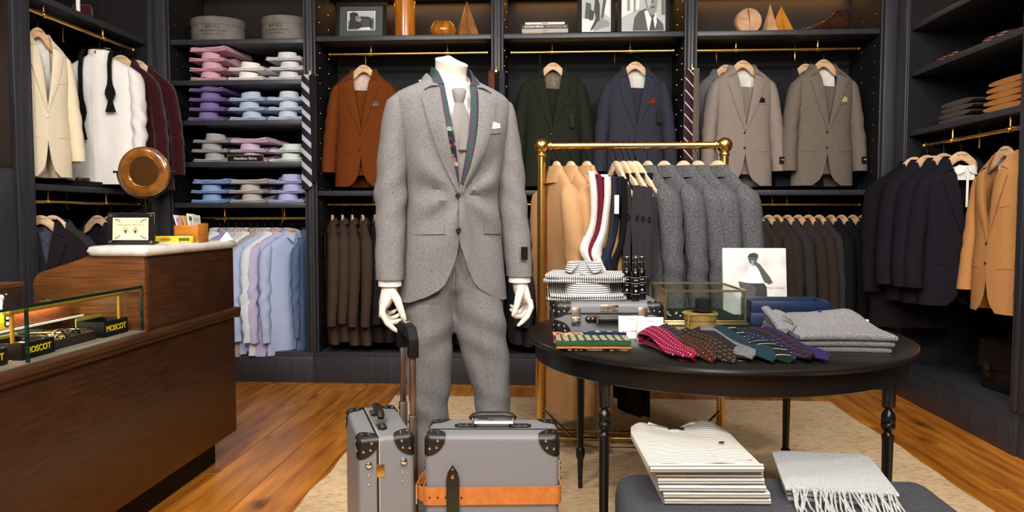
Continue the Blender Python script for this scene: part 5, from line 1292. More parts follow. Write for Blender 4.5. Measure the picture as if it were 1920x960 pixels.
def suitcase(lab, w, d, h, loc, rot, g=None, trolley=False, belt=False, plate=False, hinges=False, flatlie=False):
    """upright: width x, thickness y, height z; the origin is at its base"""
    r = thing('suitcase', lab, 'suitcase', loc, rot, g); H = (w/2, d/2, h/2); R = .016; cz = h/2
    O = T(0, 0, cz)
    sh = MB()
    src = rbox(H, R); sh.add(src.v, src.f, O); sh.build('shell', GV, r, angle=60)
    ys = d/2-d*.34 if flatlie else -d/2+d*.34      # closure seam
    def band(y0, y1, off):
        P = []
        for y in (y0, y1):
            ring = []
            for sx, sz, a0 in ((1, 1, 0), (-1, 1, PI/2), (-1, -1, PI), (1, -1, 1.5*PI)):
                for k in range(6): a = a0+k*PI/10; ring.append((sx*(H[0]-R)+(R+off)*math.cos(a), y, cz+sz*(H[2]-R)+(R+off)*math.sin(a)))
            P.append(ring)
        return MB().grid(P, cu=True)
    band(ys-.003, ys+.003, .0012).build('seam', M['black'], r)
    band(ys+.0035, ys+.006, .0016).build('trim_strip', M['chrome'] if not hinges else M['seam_metal'], r)
    cap = .058
    rv = []
    for sx in (-1, 1):
        for sy in (-1, 1):
            for sz in (-1, 1):
                b = MB(); cs = (sx, sy, sz)
                for i in range(3):
                    j, k = (i+1) % 3, (i+2) % 3; rows = []
                    for rr_ in [0, .004, .008, .012, .016, .022, .03, .04, .05, cap]:
                        row = []
                        for q in range(13):
                            a = q/12*PI/2; p = [0, 0, 0]; p[i] = cs[i]*H[i]
                            lim = [min(cap, H[j]*.92)/cap, min(cap, H[k]*.92)/cap]
                            p[j] = cs[j]*(H[j]-rr_*math.cos(a)*lim[0]); p[k] = cs[k]*(H[k]-rr_*math.sin(a)*lim[1])
                            row.append(rpt(p, H, R, .0022))
                        rows.append(row)
                    b.grid(rows)
                    for (u, v) in ((.036, .014), (.014, .036), (.033, .033)):
                        if math.hypot(u, v) < cap*.95:
                            p = [0, 0, 0]; p[i] = cs[i]*H[i]; p[j] = cs[j]*(H[j]-max(.013, u*lim[0])); p[k] = cs[k]*(H[k]-max(.013, v*lim[1])); rv.append((rpt(p, H, R, .002), p, i, cs[i]))
                c_ = MB(); c_.add(b.v, b.f, O); c_.build('corner_cap', M['blackl'], r, solid=.001, angle=60, off=0)
    b = MB()
    for k_, (p, q, i, s) in enumerate(rv):
        Rm = {0: RY(s*PI/2), 1: RX(-s*PI/2), 2: (RX(0) if s > 0 else RX(PI))}[i]
        b.lathe([(.0042, 0), (.0036, .0018), (.001, .0026)], 8, O @ T(*p) @ Rm)
    b.build('rivets', M['chrome'], r)
    # top carry handle across the width
    HS = .78 if flatlie else 1
    for sx in (-HS, HS):
        P = [(sx*.050, -.013), (sx*.10, -.013), (sx*.112, 0), (sx*.10, .013), (sx*.050, .013), (sx*.045, 0)]
        if sx < 0: P = P[::-1]
        MB().prism(P, h+.0005, h+.007).build('handle_pad', M['blackl'], r, bevel=.0025)
        MB().lathe([(.005, 0), (.0045, .003), (.001, .004)], 8, T(sx*.095, 0, h+.007)).lathe([(.005, 0), (.0045, .003), (.001, .004)], 8, T(sx*.075, 0, h+.007)).build('pad_rivet', M['chrome'], r)
        MB().tube([(sx*.058, -.011, h+.008), (sx*.058, -.011, h+.028), (sx*.058, .011, h+.028), (sx*.058, .011, h+.008)], .002, 6, closed=True).build('handle_ring', M['chrome'], r)
    hp = [(-.066, 0, h+.024), (-.055, 0, h+.032), (-.03, 0, h+.036), (.03, 0, h+.036), (.055, 0, h+.032), (.066, 0, h+.024)]
    if flatlie: hp = [(-.052, 0, h+.016), (-.044, 0, h+.02), (-.025, 0, h+.022), (.025, 0, h+.022), (.044, 0, h+.02), (.052, 0, h+.016)]
    MB().tube(hp, [(.006, .009), (.0085, .012), (.009, .013), (.009, .013), (.0085, .012), (.006, .009)], 12).build('carry_handle', M['blackl'], r, angle=60)
    if plate:
        yy = (ys+d/2)/2
        o = MB().box(-.032, .032, yy-.012, yy+.012, h+.0002, h+.002).build('name_plate', M['chrome'], r, bevel=.0006, rot=None)
        text('lettering', 'THE MENS', .010, M['black'], o, T(0, yy, h+.0022) @ RZ(PI), ext=.0002)
        for sx in (-.118, .118):
            MB().box(sx-.016, sx+.016, ys-.042, ys+.022, h+.0005, h+.005).box(sx-.014, sx+.014, ys-.036, ys-.012, h+.005, h+.010).lathe([(.008, h+.010), (.007, h+.014)], 12, T(sx, ys-.026, 0)).build('latch', M['chrome'], r, bevel=.0012)
    if hinges:
        for zz in (.07, h-.11): MB().box(w/2+.0002, w/2+.0025, ys-.004, ys+.018, zz, zz+.034).build('hinge', M['brass2'], r, bevel=.0008)
        for yy in (-d*.32, d*.30):
            for zz in (h-.072, .072): MB().lathe([(.010, 0), (.011, .004), (.008, .010), (.001, .013)], 14, T(w/2, yy, zz) @ RY(PI/2)).build('side_foot', M['chrome'], r)
        b = MB()
        for yy in (-d*.32, d*.28):
            for zz in (h-.105, h-.130): b.ball((w/2+.0005, yy, zz), .003, 8, 5)
        b.build('side_rivets', M['chrome'], r)
    if trolley:
        for sx in (-.085, .085):
            MB().box(sx-.012, sx+.012, d/2+.001, d/2+.024, .03, h+.03).build('trolley_sleeve', M['steel'], r, bevel=.002)
            o = MB().box(sx-.009, sx+.009, d/2+.004, d/2+.021, h+.0305, h+.225).build('trolley_bar', M['steel'], r, bevel=.002)
            MB().ball((sx+.0, d/2+.0005, h+.012), .004, 8, 5).build('stop_pin', M['black'], r)
        b = MB().loft([[(x, y, z) for y, z in ((d/2-.002, h+zb-.055), (d/2+.027, h+zb-.055), (d/2+.027, h+zt-.055), (d/2-.002, h+zt-.055))] for x, zb, zt in ((-.105, .255, .31), (-.075, .255, .335), (-.07, .305, .34), (0, .308, .342), (.07, .305, .34), (.075, .255, .335), (.105, .255, .31))])
        b.build('trolley_grip', M['matte_black'], r, bevel=.003)
        MB().box(-.016, .016, d/2+.002, d/2+.022, h+.2875, h+.293).build('release_button', M['chrome'], r, bevel=.001)
    for sx in (-1, 1):
        if not flatlie: MB().lathe([(.018, -.008), (.02, -.005), (.02, .005), (.018, .008)], 16, T(sx*(w/2-.04), d/2-.02, .008) @ RY(PI/2)).build('wheel', M['black'], r)
    return r
suitcase('grey trolley suitcase with raised handle turned narrow side to the front', .345, .155, .55, (-.525, 2.165, .013), -1.20, None, trolley=True, hinges=True)
s2 = suitcase('grey suitcase with tan leather belt standing before the mannequin', .372, .175, .55, (-.178, 2.118, .013), .05, None)
MB().tube([(-.035, .02, .568), (-.025, .0, .575), (.0, -.012, .572)], .001, 5).build('tag_string', M['black'], s2)
MB().box(-.052, .058, -.025, -.004, .5655, .5675).build('luggage_tag', M['white'], s2, rot=None)
def belt(z, hh, off, w, d):
    P0 = []
    for sx, sy, a0 in ((1, 1, 0), (-1, 1, PI/2), (-1, -1, PI), (1, -1, 1.5*PI)):
        for k in range(6): a = a0+k*PI/10; P0.append((sx*(w/2-.012)+(.012+off)*math.cos(a), sy*(d/2-.012)+(.012+off)*math.sin(a)))
    return MB().grid([[(x, y, z-hh/2+hh*t+.012*x) for x, y in P0] for t in (0, .5, 1)], cu=True)
bl = belt(.382, .050, .005, .372, .175).build('belt', M['tan'], s2, solid=.004, off=0, angle=60)
MB().tube([(-.197, -.06, .352), (-.212, -.075, .352), (-.212, -.075, .408), (-.197, -.06, .408)], .0025, 8, closed=True).build('belt_buckle', M['chrome'], bl)
MB().grid([[(-.19, -.085, .36), (-.19, -.085, .40)], [(-.215, -.06, .362), (-.215, -.06, .402)], [(-.205, -.03, .38), (-.205, -.03, .42)], [(-.194, -.02, .40), (-.194, -.02, .43)]]).build('belt_end', M['tan'], bl, solid=.003)
for k in range(5): MB().lathe([(.003, 0), (.003, .0006)], 8, T(-.172+.022*k, -.0965, .378) @ RX(PI/2)).build('belt_hole', M['black'], bl)
tp = [(-.018, -.10), (.018, -.10), (.018, .03), (.014, .05), (0, .072), (-.014, .05), (-.018, .03)]
MB().prism(tp, 0, .003, T(-.108, -.0985, .40) @ RX(PI/2)).build('leather_tab', M['blackl'], s2, bevel=.0008)
MB().lathe([(.006, 0), (.005, .002), (.001, .003)], 12, T(-.108, -.1015, .438) @ RX(PI/2)).lathe([(.003, 0), (.001, .002)], 8, T(-.108, -.1015, .458) @ RX(PI/2)).build('tab_stud', M['brass2'], s2)
for sx in (-1, 1):
    b = MB()
    for zz in (.44, .455, .41): b.ball((sx*.19, -.03, zz), .006, 8, 6)
    b.box(sx*.1865, sx*.190, -.045, -.015, .40, .47); b.build('side_latch', M['chrome'], s2)
# ------------------------------------------------------------ round table
TCX, TCY, TH = .565, 2.73, .75
tb_ = thing('round_table', 'black round table with turned legs on the pale rug', 'table', (TCX, TCY, 0), .05)
MB().lathe([(.655, .728), (.668, .731), (.67, .738), (.668, .745), (.66, .7495), (.001, .75)], 96).build('tabletop', M['tblack'], tb_, angle=30)
MB().lathe([(.632, .662), (.638, .666), (.638, .7275)], 96, cap=False).lathe([(.62, .7275), (.62, .662), (.632, .662)], 96, cap=False).build('apron', M['tblack'], tb_, angle=40)
lp = [(.001, 0), (.009, .0), (.0095, .02), (.0125, .125), (.0145, .132), (.0185, .140), (.0195, .150), (.0195, .165), (.0185, .174), (.0135, .180), (.0135, .186), (.0165, .47), (.0185, .484), (.0185, .490), (.0110, .496), (.0105, .503), (.0165, .508), (.0205, .516), (.0205, .527), (.0193, .5285), (.0205, .530), (.0193, .5315), (.0205, .533), (.0205, .550), (.0165, .562), (.0105, .567), (.0105, .573), (.0165, .576), (.0190, .582), (.0195, .661), (.0195, .727)]
for sx in (-1, 1):
    for sy in (-1, 1): MB().lathe([(r*1.0, z+.008) if z < .6 else (r, z) for r, z in lp], 20).build('leg', M['tblack'], tb_, loc=(sx*.435, sy*.43, 0), angle=50)
# ------------------------------------------------------------ bench in front of the table
BZ = .42
BF = fab('charcoal_bench_cloth', '37383d', '525358', 320, .4)
bn = thing('bench', 'low charcoal upholstered bench in front of the round table', 'bench', (.615, 1.86, 0), -.02)
src = rbox((.445, .33, .10), .06); MB().add(src.v, src.f, T(0, 0, BZ-.10)).build('cushion', BF, bn, angle=80)
MB().tube([(sx*(.445-.045), sy*(.33-.045), BZ-.2+.001) for sx, sy in ((1, 1), (-1, 1), (-1, -1), (1, -1))], .006, 6, closed=True).build('piping', BF, bn)
for sx in (-1, 1):
    for sy in (-1, 1): MB().lathe([(.014, 0), (.02, BZ-.205)], 12, T(sx*.37, sy*.25, .0125)).build('leg', M['tblack'], bn)
# ------------------------------------------------------------ brass rack
RY_, RZ_ = 3.75, 1.518
rk = thing('garment_rack', 'polished brass garment rack with ball corners behind the round table', 'rack', (.38, RY_, 0))
MB().tube([(-.45, 0, RZ_), (.45, 0, RZ_)], .0175, 20).build('top_rail', M['brass'], rk)
for sx in (-1, 1):
    MB().tube([(sx*.45, 0, .05), (sx*.45, 0, RZ_)], .0205, 20).build('post', M['brass'], rk)
    MB().ball((sx*.45, 0, RZ_), .038, 24, 16).build('ball_corner', M['brass'], rk)
    MB().lathe([(.024, 0), (.027, .006), (.024, .012)], 20, T(sx*.45, 0, RZ_-.052)).lathe([(.022, -.006), (.024, 0), (.022, .006)], 20, T(sx*.405, 0, RZ_) @ RY(PI/2)).build('collar_ring', M['brass2'], rk)
    MB().box(sx*.45-.02, sx*.45+.02, -.22, .22, .03, .06).build('foot_bar', M['brass2'], rk, bevel=.004)
    MB().tube([(sx*.445, -.015, .20), (sx*.30, -.05, .07)], (.004, .012), 6).build('brace', M['brass2'], rk)
    for sy in (-.19, .19): MB().lathe([(.018, -.01), (.02, -.006), (.02, .006), (.018, .01)], 14, T(sx*.45, sy, .0202) @ RY(PI/2)).build('caster', M['black'], rk)
MB().tube([(-.43, -.06, .06), (.43, -.06, .06)], .011, 12).build('base_bar', M['brass2'], rk)
MB().tube([(-.43, .06, .06), (.43, .06, .06)], .011, 12).build('base_bar', M['brass2'], rk)
CRZ = 1.93
def rhang(g, lab, x, rz=CRZ, txt=False):
    make_hanger('pale hanger carrying the '+lab, (x, RY_, RZ_), rz, 'pale hangers on the brass rack', True, txt); g.location = (x, RY_, RZ_+HD); g.rotation_euler = (0, 0, rz)
cc = make_coat('overcoat', 'camel overcoat first from the left post of the brass rack', C['camel'], L=1.20, group='camel overcoats on the brass rack', flat=.42, seed=3, collar_h=.085)
rhang(cc, 'first camel overcoat', .004)
for i, x in enumerate((.075, .155)):
    d_ = dup(cc, 'camel overcoat %s from the left post of the brass rack' % ORD[i+1], (x, RY_, RZ_+HD), CRZ+.04*(i+1), 'camel overcoats on the brass rack', (1, 1, .985))
    make_hanger('pale hanger carrying the %s camel overcoat' % ORD[i+1], (x, RY_, RZ_), CRZ+.04*(i+1), 'pale hangers on the brass rack', True, False)
CRZ = 2.09
tw = make_coat('overcoat', 'salt and pepper tweed coat first from the bare hangers on the brass rack', C['tweed'], L=1.0, group='tweed coats on the brass rack', flat=.42, seed=9, collar_h=.06)
rhang(tw, 'first tweed coat', .455)
for i, x in enumerate((.535, .63, .70, .795)):
    dup(tw, 'salt and pepper tweed coat %s from the bare hangers on the brass rack' % ORD[i+1], (x, RY_, RZ_+HD), CRZ+.05*math.sin(i*2), 'tweed coats on the brass rack', (1, 1, 1-.01*(i % 2)))
    make_hanger('pale hanger carrying the %s tweed coat' % ORD[i+1], (x, RY_, RZ_), CRZ+.05*math.sin(i*2), 'pale hangers on the brass rack', True, False)
for i, x in enumerate((.299, .334, .365, .392)):
    make_hanger('bare topped pale hanger, %s from the camel coats' % ORD[i], (x, RY_, RZ_), (1.9, 1.97, 2.02, 2.15)[i], 'pale hangers on the brass rack', True, False)
# evening waistcoats seen edge on, and black trousers under the bare hangers
def waistcoat(lab, m, x, y, ztop, L, w, bulge, ph, hook=True, cat='waistcoat'):
    r = thing('waistcoat', lab, cat, (x, y, ztop), .1)
    rows = []
    for j in range(19):
        t = j/18; ww = w*(1+bulge*math.exp(-((t-.80)/.15)**2)); cx = .012*math.sin(t*4+ph)-.030*math.exp(-((t-.82)/.16)**2)+.02*max(0, t-.86)*4
        rows.append([(cx+ww*u, -.02*(1-u*u)-.01*math.sin(t*7+ph), -L*t) for u in (-1, -.6, 0, .6, 1)])
    MB().grid(rows).build('front_panel', m, r, solid=.008, angle=70)
    rows = [[(p[0]+.010, p[1]+.05, p[2]*.97) for p in row_] for row_ in rows]
    MB().grid(rows).build('back_panel', m, r, solid=.006, angle=70)
    MB().grid([[(w*u, -.02*(1-u*u)*math.cos(a)+.03+.0*u-(.025*math.cos(a)), .012*math.sin(a)) for u in (-1, 0, 1)] for a in [PI*k/6 for k in range(7)]]).build('shoulder_loop', m, r, solid=.006)
    if hook: MB().tube([(0, .02, .01), (0, .03, .05), (0, RY_-y-.02, RZ_-ztop-.02), (0, RY_-y, RZ_-ztop+.0185)], .0008, 4).build('hook', M['wire'], r)
    return r
SAT = fab('white_marcella', 'e2dfda', 'f0eeea', 120, .3); BUR = fab('burgundy_satin', '5a0f24', '7a1c36', 80, .15, rough=.5); NVS = fab('navy_satin', '151c30', '232c45', 80, .15, rough=.5)
waistcoat('left white evening waistcoat beside the camel coats', SAT, .166, 3.45, 1.365, .42, .0145, .55, 0)
waistcoat('burgundy satin waistcoat between two white waistcoats', BUR, .195, 3.46, 1.352, .42, .0125, .6, .5)
waistcoat('right white evening waistcoat beside the burgundy one', SAT, .226, 3.45, 1.35, .43, .0155, .4, 1.0)
waistcoat('charcoal waistcoat right of the white waistcoats', C['char'], .256, 3.46, 1.345, .5, .014, .4, .8)
waistcoat('navy satin waistcoat with a white label', NVS, .279, 3.46, 1.34, .45, .012, .5, 1.2)
waistcoat('black waistcoat right of the navy satin waistcoat', C['black'], .303, 3.45, 1.34, .5, .014, .4, .4)
r = bpy.data.objects['waistcoat.004']; MB().box(-.014, .006, -.034, -.031, -.16, -.075).build('size_label', M['white'], r)
for i, x in enumerate((.330, .372, .398, .427)):
    r = thing('waistcoat', 'charcoal backless waistcoat with strap adjuster, %s under the bare hangers' % ORD[i], 'waistcoat', (x, 3.47, 1.315-.004*i), .25, 'charcoal waistcoats with strap adjusters')
    MB().grid([[(.018*u*(1+.5*math.exp(-((t-.35)/.2)**2)), -.008*(1-u*u), -.42*t) for u in (-1, 0, 1)] for t in [k/12 for k in range(13)]]).build('strap_panel', C['char'], r, solid=.012, angle=70)
    MB().tube([(.006*math.cos(a), -.014, -.15+.012*math.sin(a)) for a in [k*PI/6 for k in range(12)]], .0018, 6, closed=True).build('adjuster', M['wire'], r)
    MB().tube([(0, 0, 0), (-.01, .10, .06), (-.03, .27, RZ_-1.315+.0185)], .0008, 4).build('hook', M['wire'], r)
for i, (x, L) in enumerate(((.325, 1.13), (.37, 1.20), (.41, 1.20))):
    r = thing('trousers', 'long black trousers %s from the camel coats, hanging below the table edge' % ORD[i], 'trousers', (x, RY_, RZ_-.14), CRZ, 'long black trousers on the brass rack')
    MB().loft([[(.12*math.cos(a)*(1-.12*t), .016*math.sin(a)+.01*math.sin(t*4), -L*t) for a in [2*PI*k/12 for k in range(12)]] for t in [k/10 for k in range(11)]]).build('cloth', C['black'], r)

# ------------------------------------------------------------ things on the table
tz = TH+.0004
suitcase('grey suitcase lying flat on the round table under striped shirts', .385, .112, .33, (.172, 2.975, tz+.056), (PI/2, 0, .06), None, plate=True, flatlie=True)
SZ = tz+.113
STR = pat('white_black_stripe_poplin', 'e6e4e1', '3c3d42', 'stripe', 'X', 125, .38)
STRC = pat('white_black_stripe_collar', 'e6e4e1', '3c3d42', 'stripe', 'Z', 125, .38)
fm = folded_mesh(STR, w=.275, d=.23, seed=91); fm2 = folded_mesh(STR, w=.29, d=.22, seed=95, flat=True)
r = thing('folded_shirt', 'striped folded shirt lower of two on the grey table suitcase', 'shirt', (.115, 2.70, SZ), .03); obj('folded_body', fm, r); obj('collar', collar_mesh(STRC, r=.082, h=.045, seed=3), r, (.01, .075, .017))
r = thing('folded_shirt', 'striped folded shirt upper of two with its collar standing up', 'shirt', (.105, 2.715, SZ+.064), -.12); obj('folded_body', fm2, r)
rows = []
for i in range(25):
    t = i/24*2-1; a = t*PI*.95
    p = Vector((.062*math.sin(a)-.01, .115+.05*math.cos(a), .028)); o = Vector((.012*math.sin(a), .012*math.cos(a), -.03))
    if abs(t) > .7: f = (abs(t)-.7)/.3; o += Vector((math.copysign(.030*f, t), -.022*f, -.005*f))
    rows.append([p, p+Vector((0, 0, .042)), p+Vector((0, 0, .044))+o*.15, p+Vector((0, 0, .042))+o*.6, p+Vector((0, 0, .042))+o])
MB().grid(rows).build('collar', STRC, r, solid=.002, angle=70)
MB().grid([[(x, y, .0325) for x in (-.018, .0)] for y in (.0, .03, .06)]).build('placket', STR, r, solid=.002)
# bottles
BG = mat('black_bottle_glass', '0b0908', .08, spec=.6); CAPM = mat('clear_cap', '6a6a6c', .15)
def bottle(lab, x, y):
    r = thing('spray_bottle', lab, 'bottle', (x, y, SZ+.0008))
    MB().lathe([(.014, 0), (.0165, .002), (.017, .006), (.017, .095), (.0155, .104), (.010, .112), (.0085, .114), (.0085, .122)], 20).build('glass_body', BG, r, angle=50)
    MB().lathe([(.0105, .122), (.0105, .136), (.0085, .138), (.0085, .148), (.006, .152)], 16).build('pump', M['matte_black'], r, angle=50)
    MB().lathe([(.0115, .1365), (.0115, .158), (.0095, .163), (.001, .164)], 16).build('overcap', M['glass'], r, angle=50)
    MB().lathe([(.0117, .1365), (.0117, .1395)], 16, cap=False).lathe([(.0117, .1555), (.0112, .1585)], 16, cap=False).build('cap_rim', M['chrome'], r)
    lb = MB()
    for z, h in ((.083, .001), (.062, .0014), (.024, .001)): lb.lathe([(.0172, z), (.0172, z+h)], 20, cap=False)
    lb.build('label_lines', GR[180], r)
    MB().box(-.007, .007, -.0176, -.0172, .072, .077).box(-.006, .006, -.0176, -.0172, .052, .056).build('print_line', GR[135], r); MB().lathe([(.0045, .0172), (.0045, .0176)], 14, T(0, 0, .036) @ RX(PI/2)).build('round_mark', GR[180], r)
bottle('black spray bottle, left one of three on the table suitcase', .262, 2.755); bottle('black spray bottle, front middle one of three on the table suitcase', .290, 2.715); bottle('black spray bottle, right one of three on the table suitcase', .318, 2.765)
# glass jewellery box
gb = thing('jewellery_box', 'brass edged glass jewellery box holding cufflinks on the table', 'box', (.568, 3.06, tz), .045)
gw, gd, gh = .152, .17, .128
MB().box(-gw-.014, gw+.014, -gd-.014, gd+.014, 0, .010).box(-gw-.006, gw+.006, -gd-.006, gd+.006, .0102, .02).build('brass_base', mat('pale_brass', 'c9b98a', .3, metal=1), gb, bevel=.003)
PB = bpy.data.materials['pale_brass']
MB().box(-gw+.004, gw-.004, -gd+.004, gd-.004, .0202, .024).build('velvet_floor', fab('green_black_velvet', '0f1a16', '18251f', 200, .3), gb)
e = MB()
for sx in (-1, 1):
    for sy in (-1, 1): e.box(sx*gw-.0035, sx*gw+.0035, sy*gd-.0035, sy*gd+.0035, .0202, gh)
e.build('corner_posts', PB, gb)
e = MB()
for s in (-1, 1): e.box(-gw-.005, gw+.005, s*gd-.005, s*gd+.005, gh+.0003, gh+.009); e.box(s*gw-.005, s*gw+.005, -gd+.0055, gd-.0055, gh+.0003, gh+.009)
e.build('lid_frame', PB, gb)
for nm, b in (('front_pane', (-gw+.004, gw-.004, -gd-.001, -gd+.001, .0202, gh)), ('back_pane', (-gw+.004, gw-.004, gd-.001, gd+.001, .0202, gh)), ('side_pane', (-gw-.001, -gw+.001, -gd+.004, gd-.004, .0202, gh)), ('side_pane', (gw-.001, gw+.001, -gd+.004, gd-.004, .0202, gh)), ('lid_pane', (-gw+.006, gw-.006, -gd+.006, gd-.006, gh+.004, gh+.006))): MB().box(*b).build(nm, M['glass'], gb, smooth=False)
random.seed(5)
for k in range(14):
    x = -.12+.035*(k % 5)+random.uniform(-.006, .006); y = -.13+.05*(k//5)+random.uniform(-.006, .006)
    r = thing('cufflink', ('%s cufflink in the glass jewellery box, %s row from the front, %s from its left' % ('silver' if k % 3 else 'brass', ORD[k//5], ORD[k % 5])), 'cufflink', (.568+x, 3.06+y, tz+.0245), random.uniform(0, 3), 'cufflinks in the glass box')
    MB().lathe([(.0065, .004), (.007, .006), (.005, .0085), (.001, .009)], 12).lathe([(.0015, 0), (.0015, .004)], 6).build('cufflink_face', M['chrome'] if k % 3 else M['brass'], r); MB().box(-.006, .006, -.0015, .0015, -.0003, .0022).build('toggle', M['chrome'] if k % 3 else M['brass'], r)
# leaning canvas
cv = thing('canvas_print', 'square canvas print of a man with a jacket over his shoulder leaning behind the trays', 'picture', (.845, 3.19, tz+.002), (-.16, 0, -.03))
CVM = mat('cloudy_canvas', 'b9b7b3', .8, noise_=7, c2='e2e0dc', detail=5)
MB().box(-.132, .132, 0, .025, 0, .285).build('canvas', CVM, cv, bevel=.002)
MAN_P = [(60, [(-.08, .78), (-.02, .74), (.03, .78), (.05, .84), (.03, .88), (-.06, .88), (-.10, .85)]), (135, [(-.06, .82), (-.03, .72), (.02, .74), (.02, .80)]), (22, [(-.11, .86), (-.08, .91), (.0, .93), (.06, .90), (.06, .85), (.0, .86)]),
         (225, [(-.08, .72), (.05, .73), (.12, .62), (.14, .48), (.0, .46), (-.10, .48), (-.13, .60)]), (60, [(.0, .80), (.08, .76), (.24, .56), (.28, .48), (.22, .46), (.14, .50), (.06, .68), (-.02, .78)]),
         (22, [(-.12, .47), (.14, .47), (.18, .42), (.20, .0), (.10, .0), (.05, .28), (.03, .0), (-.06, .0), (-.08, .3)]), (60, [(-.26, .50), (-.06, .46), (.02, .40), (-.02, .2), (-.20, .22), (-.22, .34)])]
print_(cv, [(t, [(-.0+a*.264, b*.285) for a, b in p]) for t, p in MAN_P], 0)
text('lettering', 'SMALL TRADES', .011, GR[135], cv, T(.085, -.0006, .115) @ FACE, ext=.0002)
# blue trays
BT = mat('navy_blue_tray', '132341', .4, noise_=60, c2='192b4c')
for k, lab in enumerate(('navy blue valet tray, lower of two before the canvas print', 'navy blue valet tray, upper of two before the canvas print')):
    r = thing('valet_tray', lab, 'tray', (.905, 3.0, tz+.0005+.0465*k), -.02+.02*k)
    w, d, h = .148, .085, .045
    MB().box(-w, w, -d, d, 0, .005).build('base', BT, r)
    for nm, b in (('tray_wall', (-w, w, -d, -d+.006, .0052, h)), ('tray_wall', (-w, w, d-.006, d, .0052, h)), ('tray_wall', (-w, -w+.006, -d+.0062, d-.0062, .0052, h)), ('tray_wall', (w-.006, w, -d+.0062, d-.0062, .0052, h))): MB().box(*b).build(nm, BT, r, bevel=.0015)
r = thing('folded_cloth', 'dark plum cloth lying in the upper navy tray', 'cloth', (.905, 3.0, tz+.0525), 0); MB().box(-.12, .12, -.06, .06, 0, .026).build('cloth', C['plum'], r, bevel=.01)
# grey folded sweaters
GSW = fab('heather_grey_knit', '555458', '9b9a9d', 480, .6, lo=.36, hi=.64, detail=1)
def sweater(lab, k, top):
    r = thing('folded_sweater', lab, 'sweater', (.882+.004*k, 2.335-.012*k, tz+.0205*k), -.01, 'grey folded sweaters on the table')
    up_, lo = [], []
    for j in range(13):
        v = j/12; a, b = [], []
        for i in range(15):
            u = i/14*2-1; x = .145*u+.03*v-(.02*v if u < 0 else 0)*(1-abs(u)*.2)+.006*nz(v*4, k); y = .50*v+.01*math.cos(u*2)*(1-v)
            if v > .8: y -= .06*(v-.8)/.2*abs(u)**2
            z = .019
            if top: z += .032*math.exp(-((v-.72)/.22)**2)*(.5+.5*math.tanh((u+.2)*2.5))+.022*math.exp(-((v-.9)/.1)**2-((u+.75)/.3)**2)+.006*nz(u*2, v*4, 3)-.004*math.exp(-((u+.15+.3*v)/.08)**2)
            else: z += .0015*nz(u*3, v*4, k)
            z *= (1-.25*abs(u)**8)
            a.append((x, y, z)); b.append((x, y+.002, 0.0 if not top else max(0, z-.024)))
        up_.append(a); lo.append(b)
    mb = MB(); mb.grid(up_); mb.grid(lo, flip=True)
    for rA, rB in ((up_[0], lo[0]), (up_[-1], lo[-1]), ([q[0] for q in up_], [q[0] for q in lo]), ([q[-1] for q in up_], [q[-1] for q in lo])):
        mb.grid([rA, [((p[0]+q[0])/2*1.0+(.004 if rA is not up_[0] and p[0] > .1 else 0), (p[1]+q[1])/2-(.006 if rA is up_[0] else 0), (p[2]+q[2])/2) for p, q in zip(rA, rB)], rB])
    mb.build('knit_body', GSW, r, angle=80)
    if top:
        MB().tube([(-.165, .10, .012), (-.15, .2, .02), (-.14, .3, .03), (-.135, .42, .045)], (.010, .016), 8).build('folded_sleeve', GSW, r)
        MB().tube([(-.150, .06, .022), (-.115, .14, .027), (-.10, .22, .030), (-.105, .30, .034)], .004, 6).build('rib_edge', GSW, r)
        MB().box(.0, .012, .27, .274, .052, .056).build('dark_label', M['black'], r)
for k in range(3): sweater('heather grey folded sweater, %s of three at the right of the table' % ('bottom', 'middle', 'top')[k], k, k == 2)
# white cards
for k, (x, y, lab) in enumerate(((.262, 2.555, 'white boxed card set, left one leaning on the table suitcase'), (.322, 2.525, 'white boxed card set, right one in front'))):
    r = thing('card_box', lab, 'box', (x, y, tz), (-.12, 0, .03)); MB().box(-.044, .044, 0, .016, 0.0, .078).build('box_body', M['white'], r, bevel=.001)
    b = MB(); b.box(-.03, -.026, -.0006, -.0001, .024, .028).box(-.02, -.016, -.0006, -.0001, .024, .028); b.build('red_print', mat('red_print_%d' % k, 'c05a4a', .6), r); MB().box(-.006, .022, -.0006, -.0001, .0245, .0275).box(-.012, .012, -.0006, -.0001, .064, .066).build('print_line', GR[135], r)
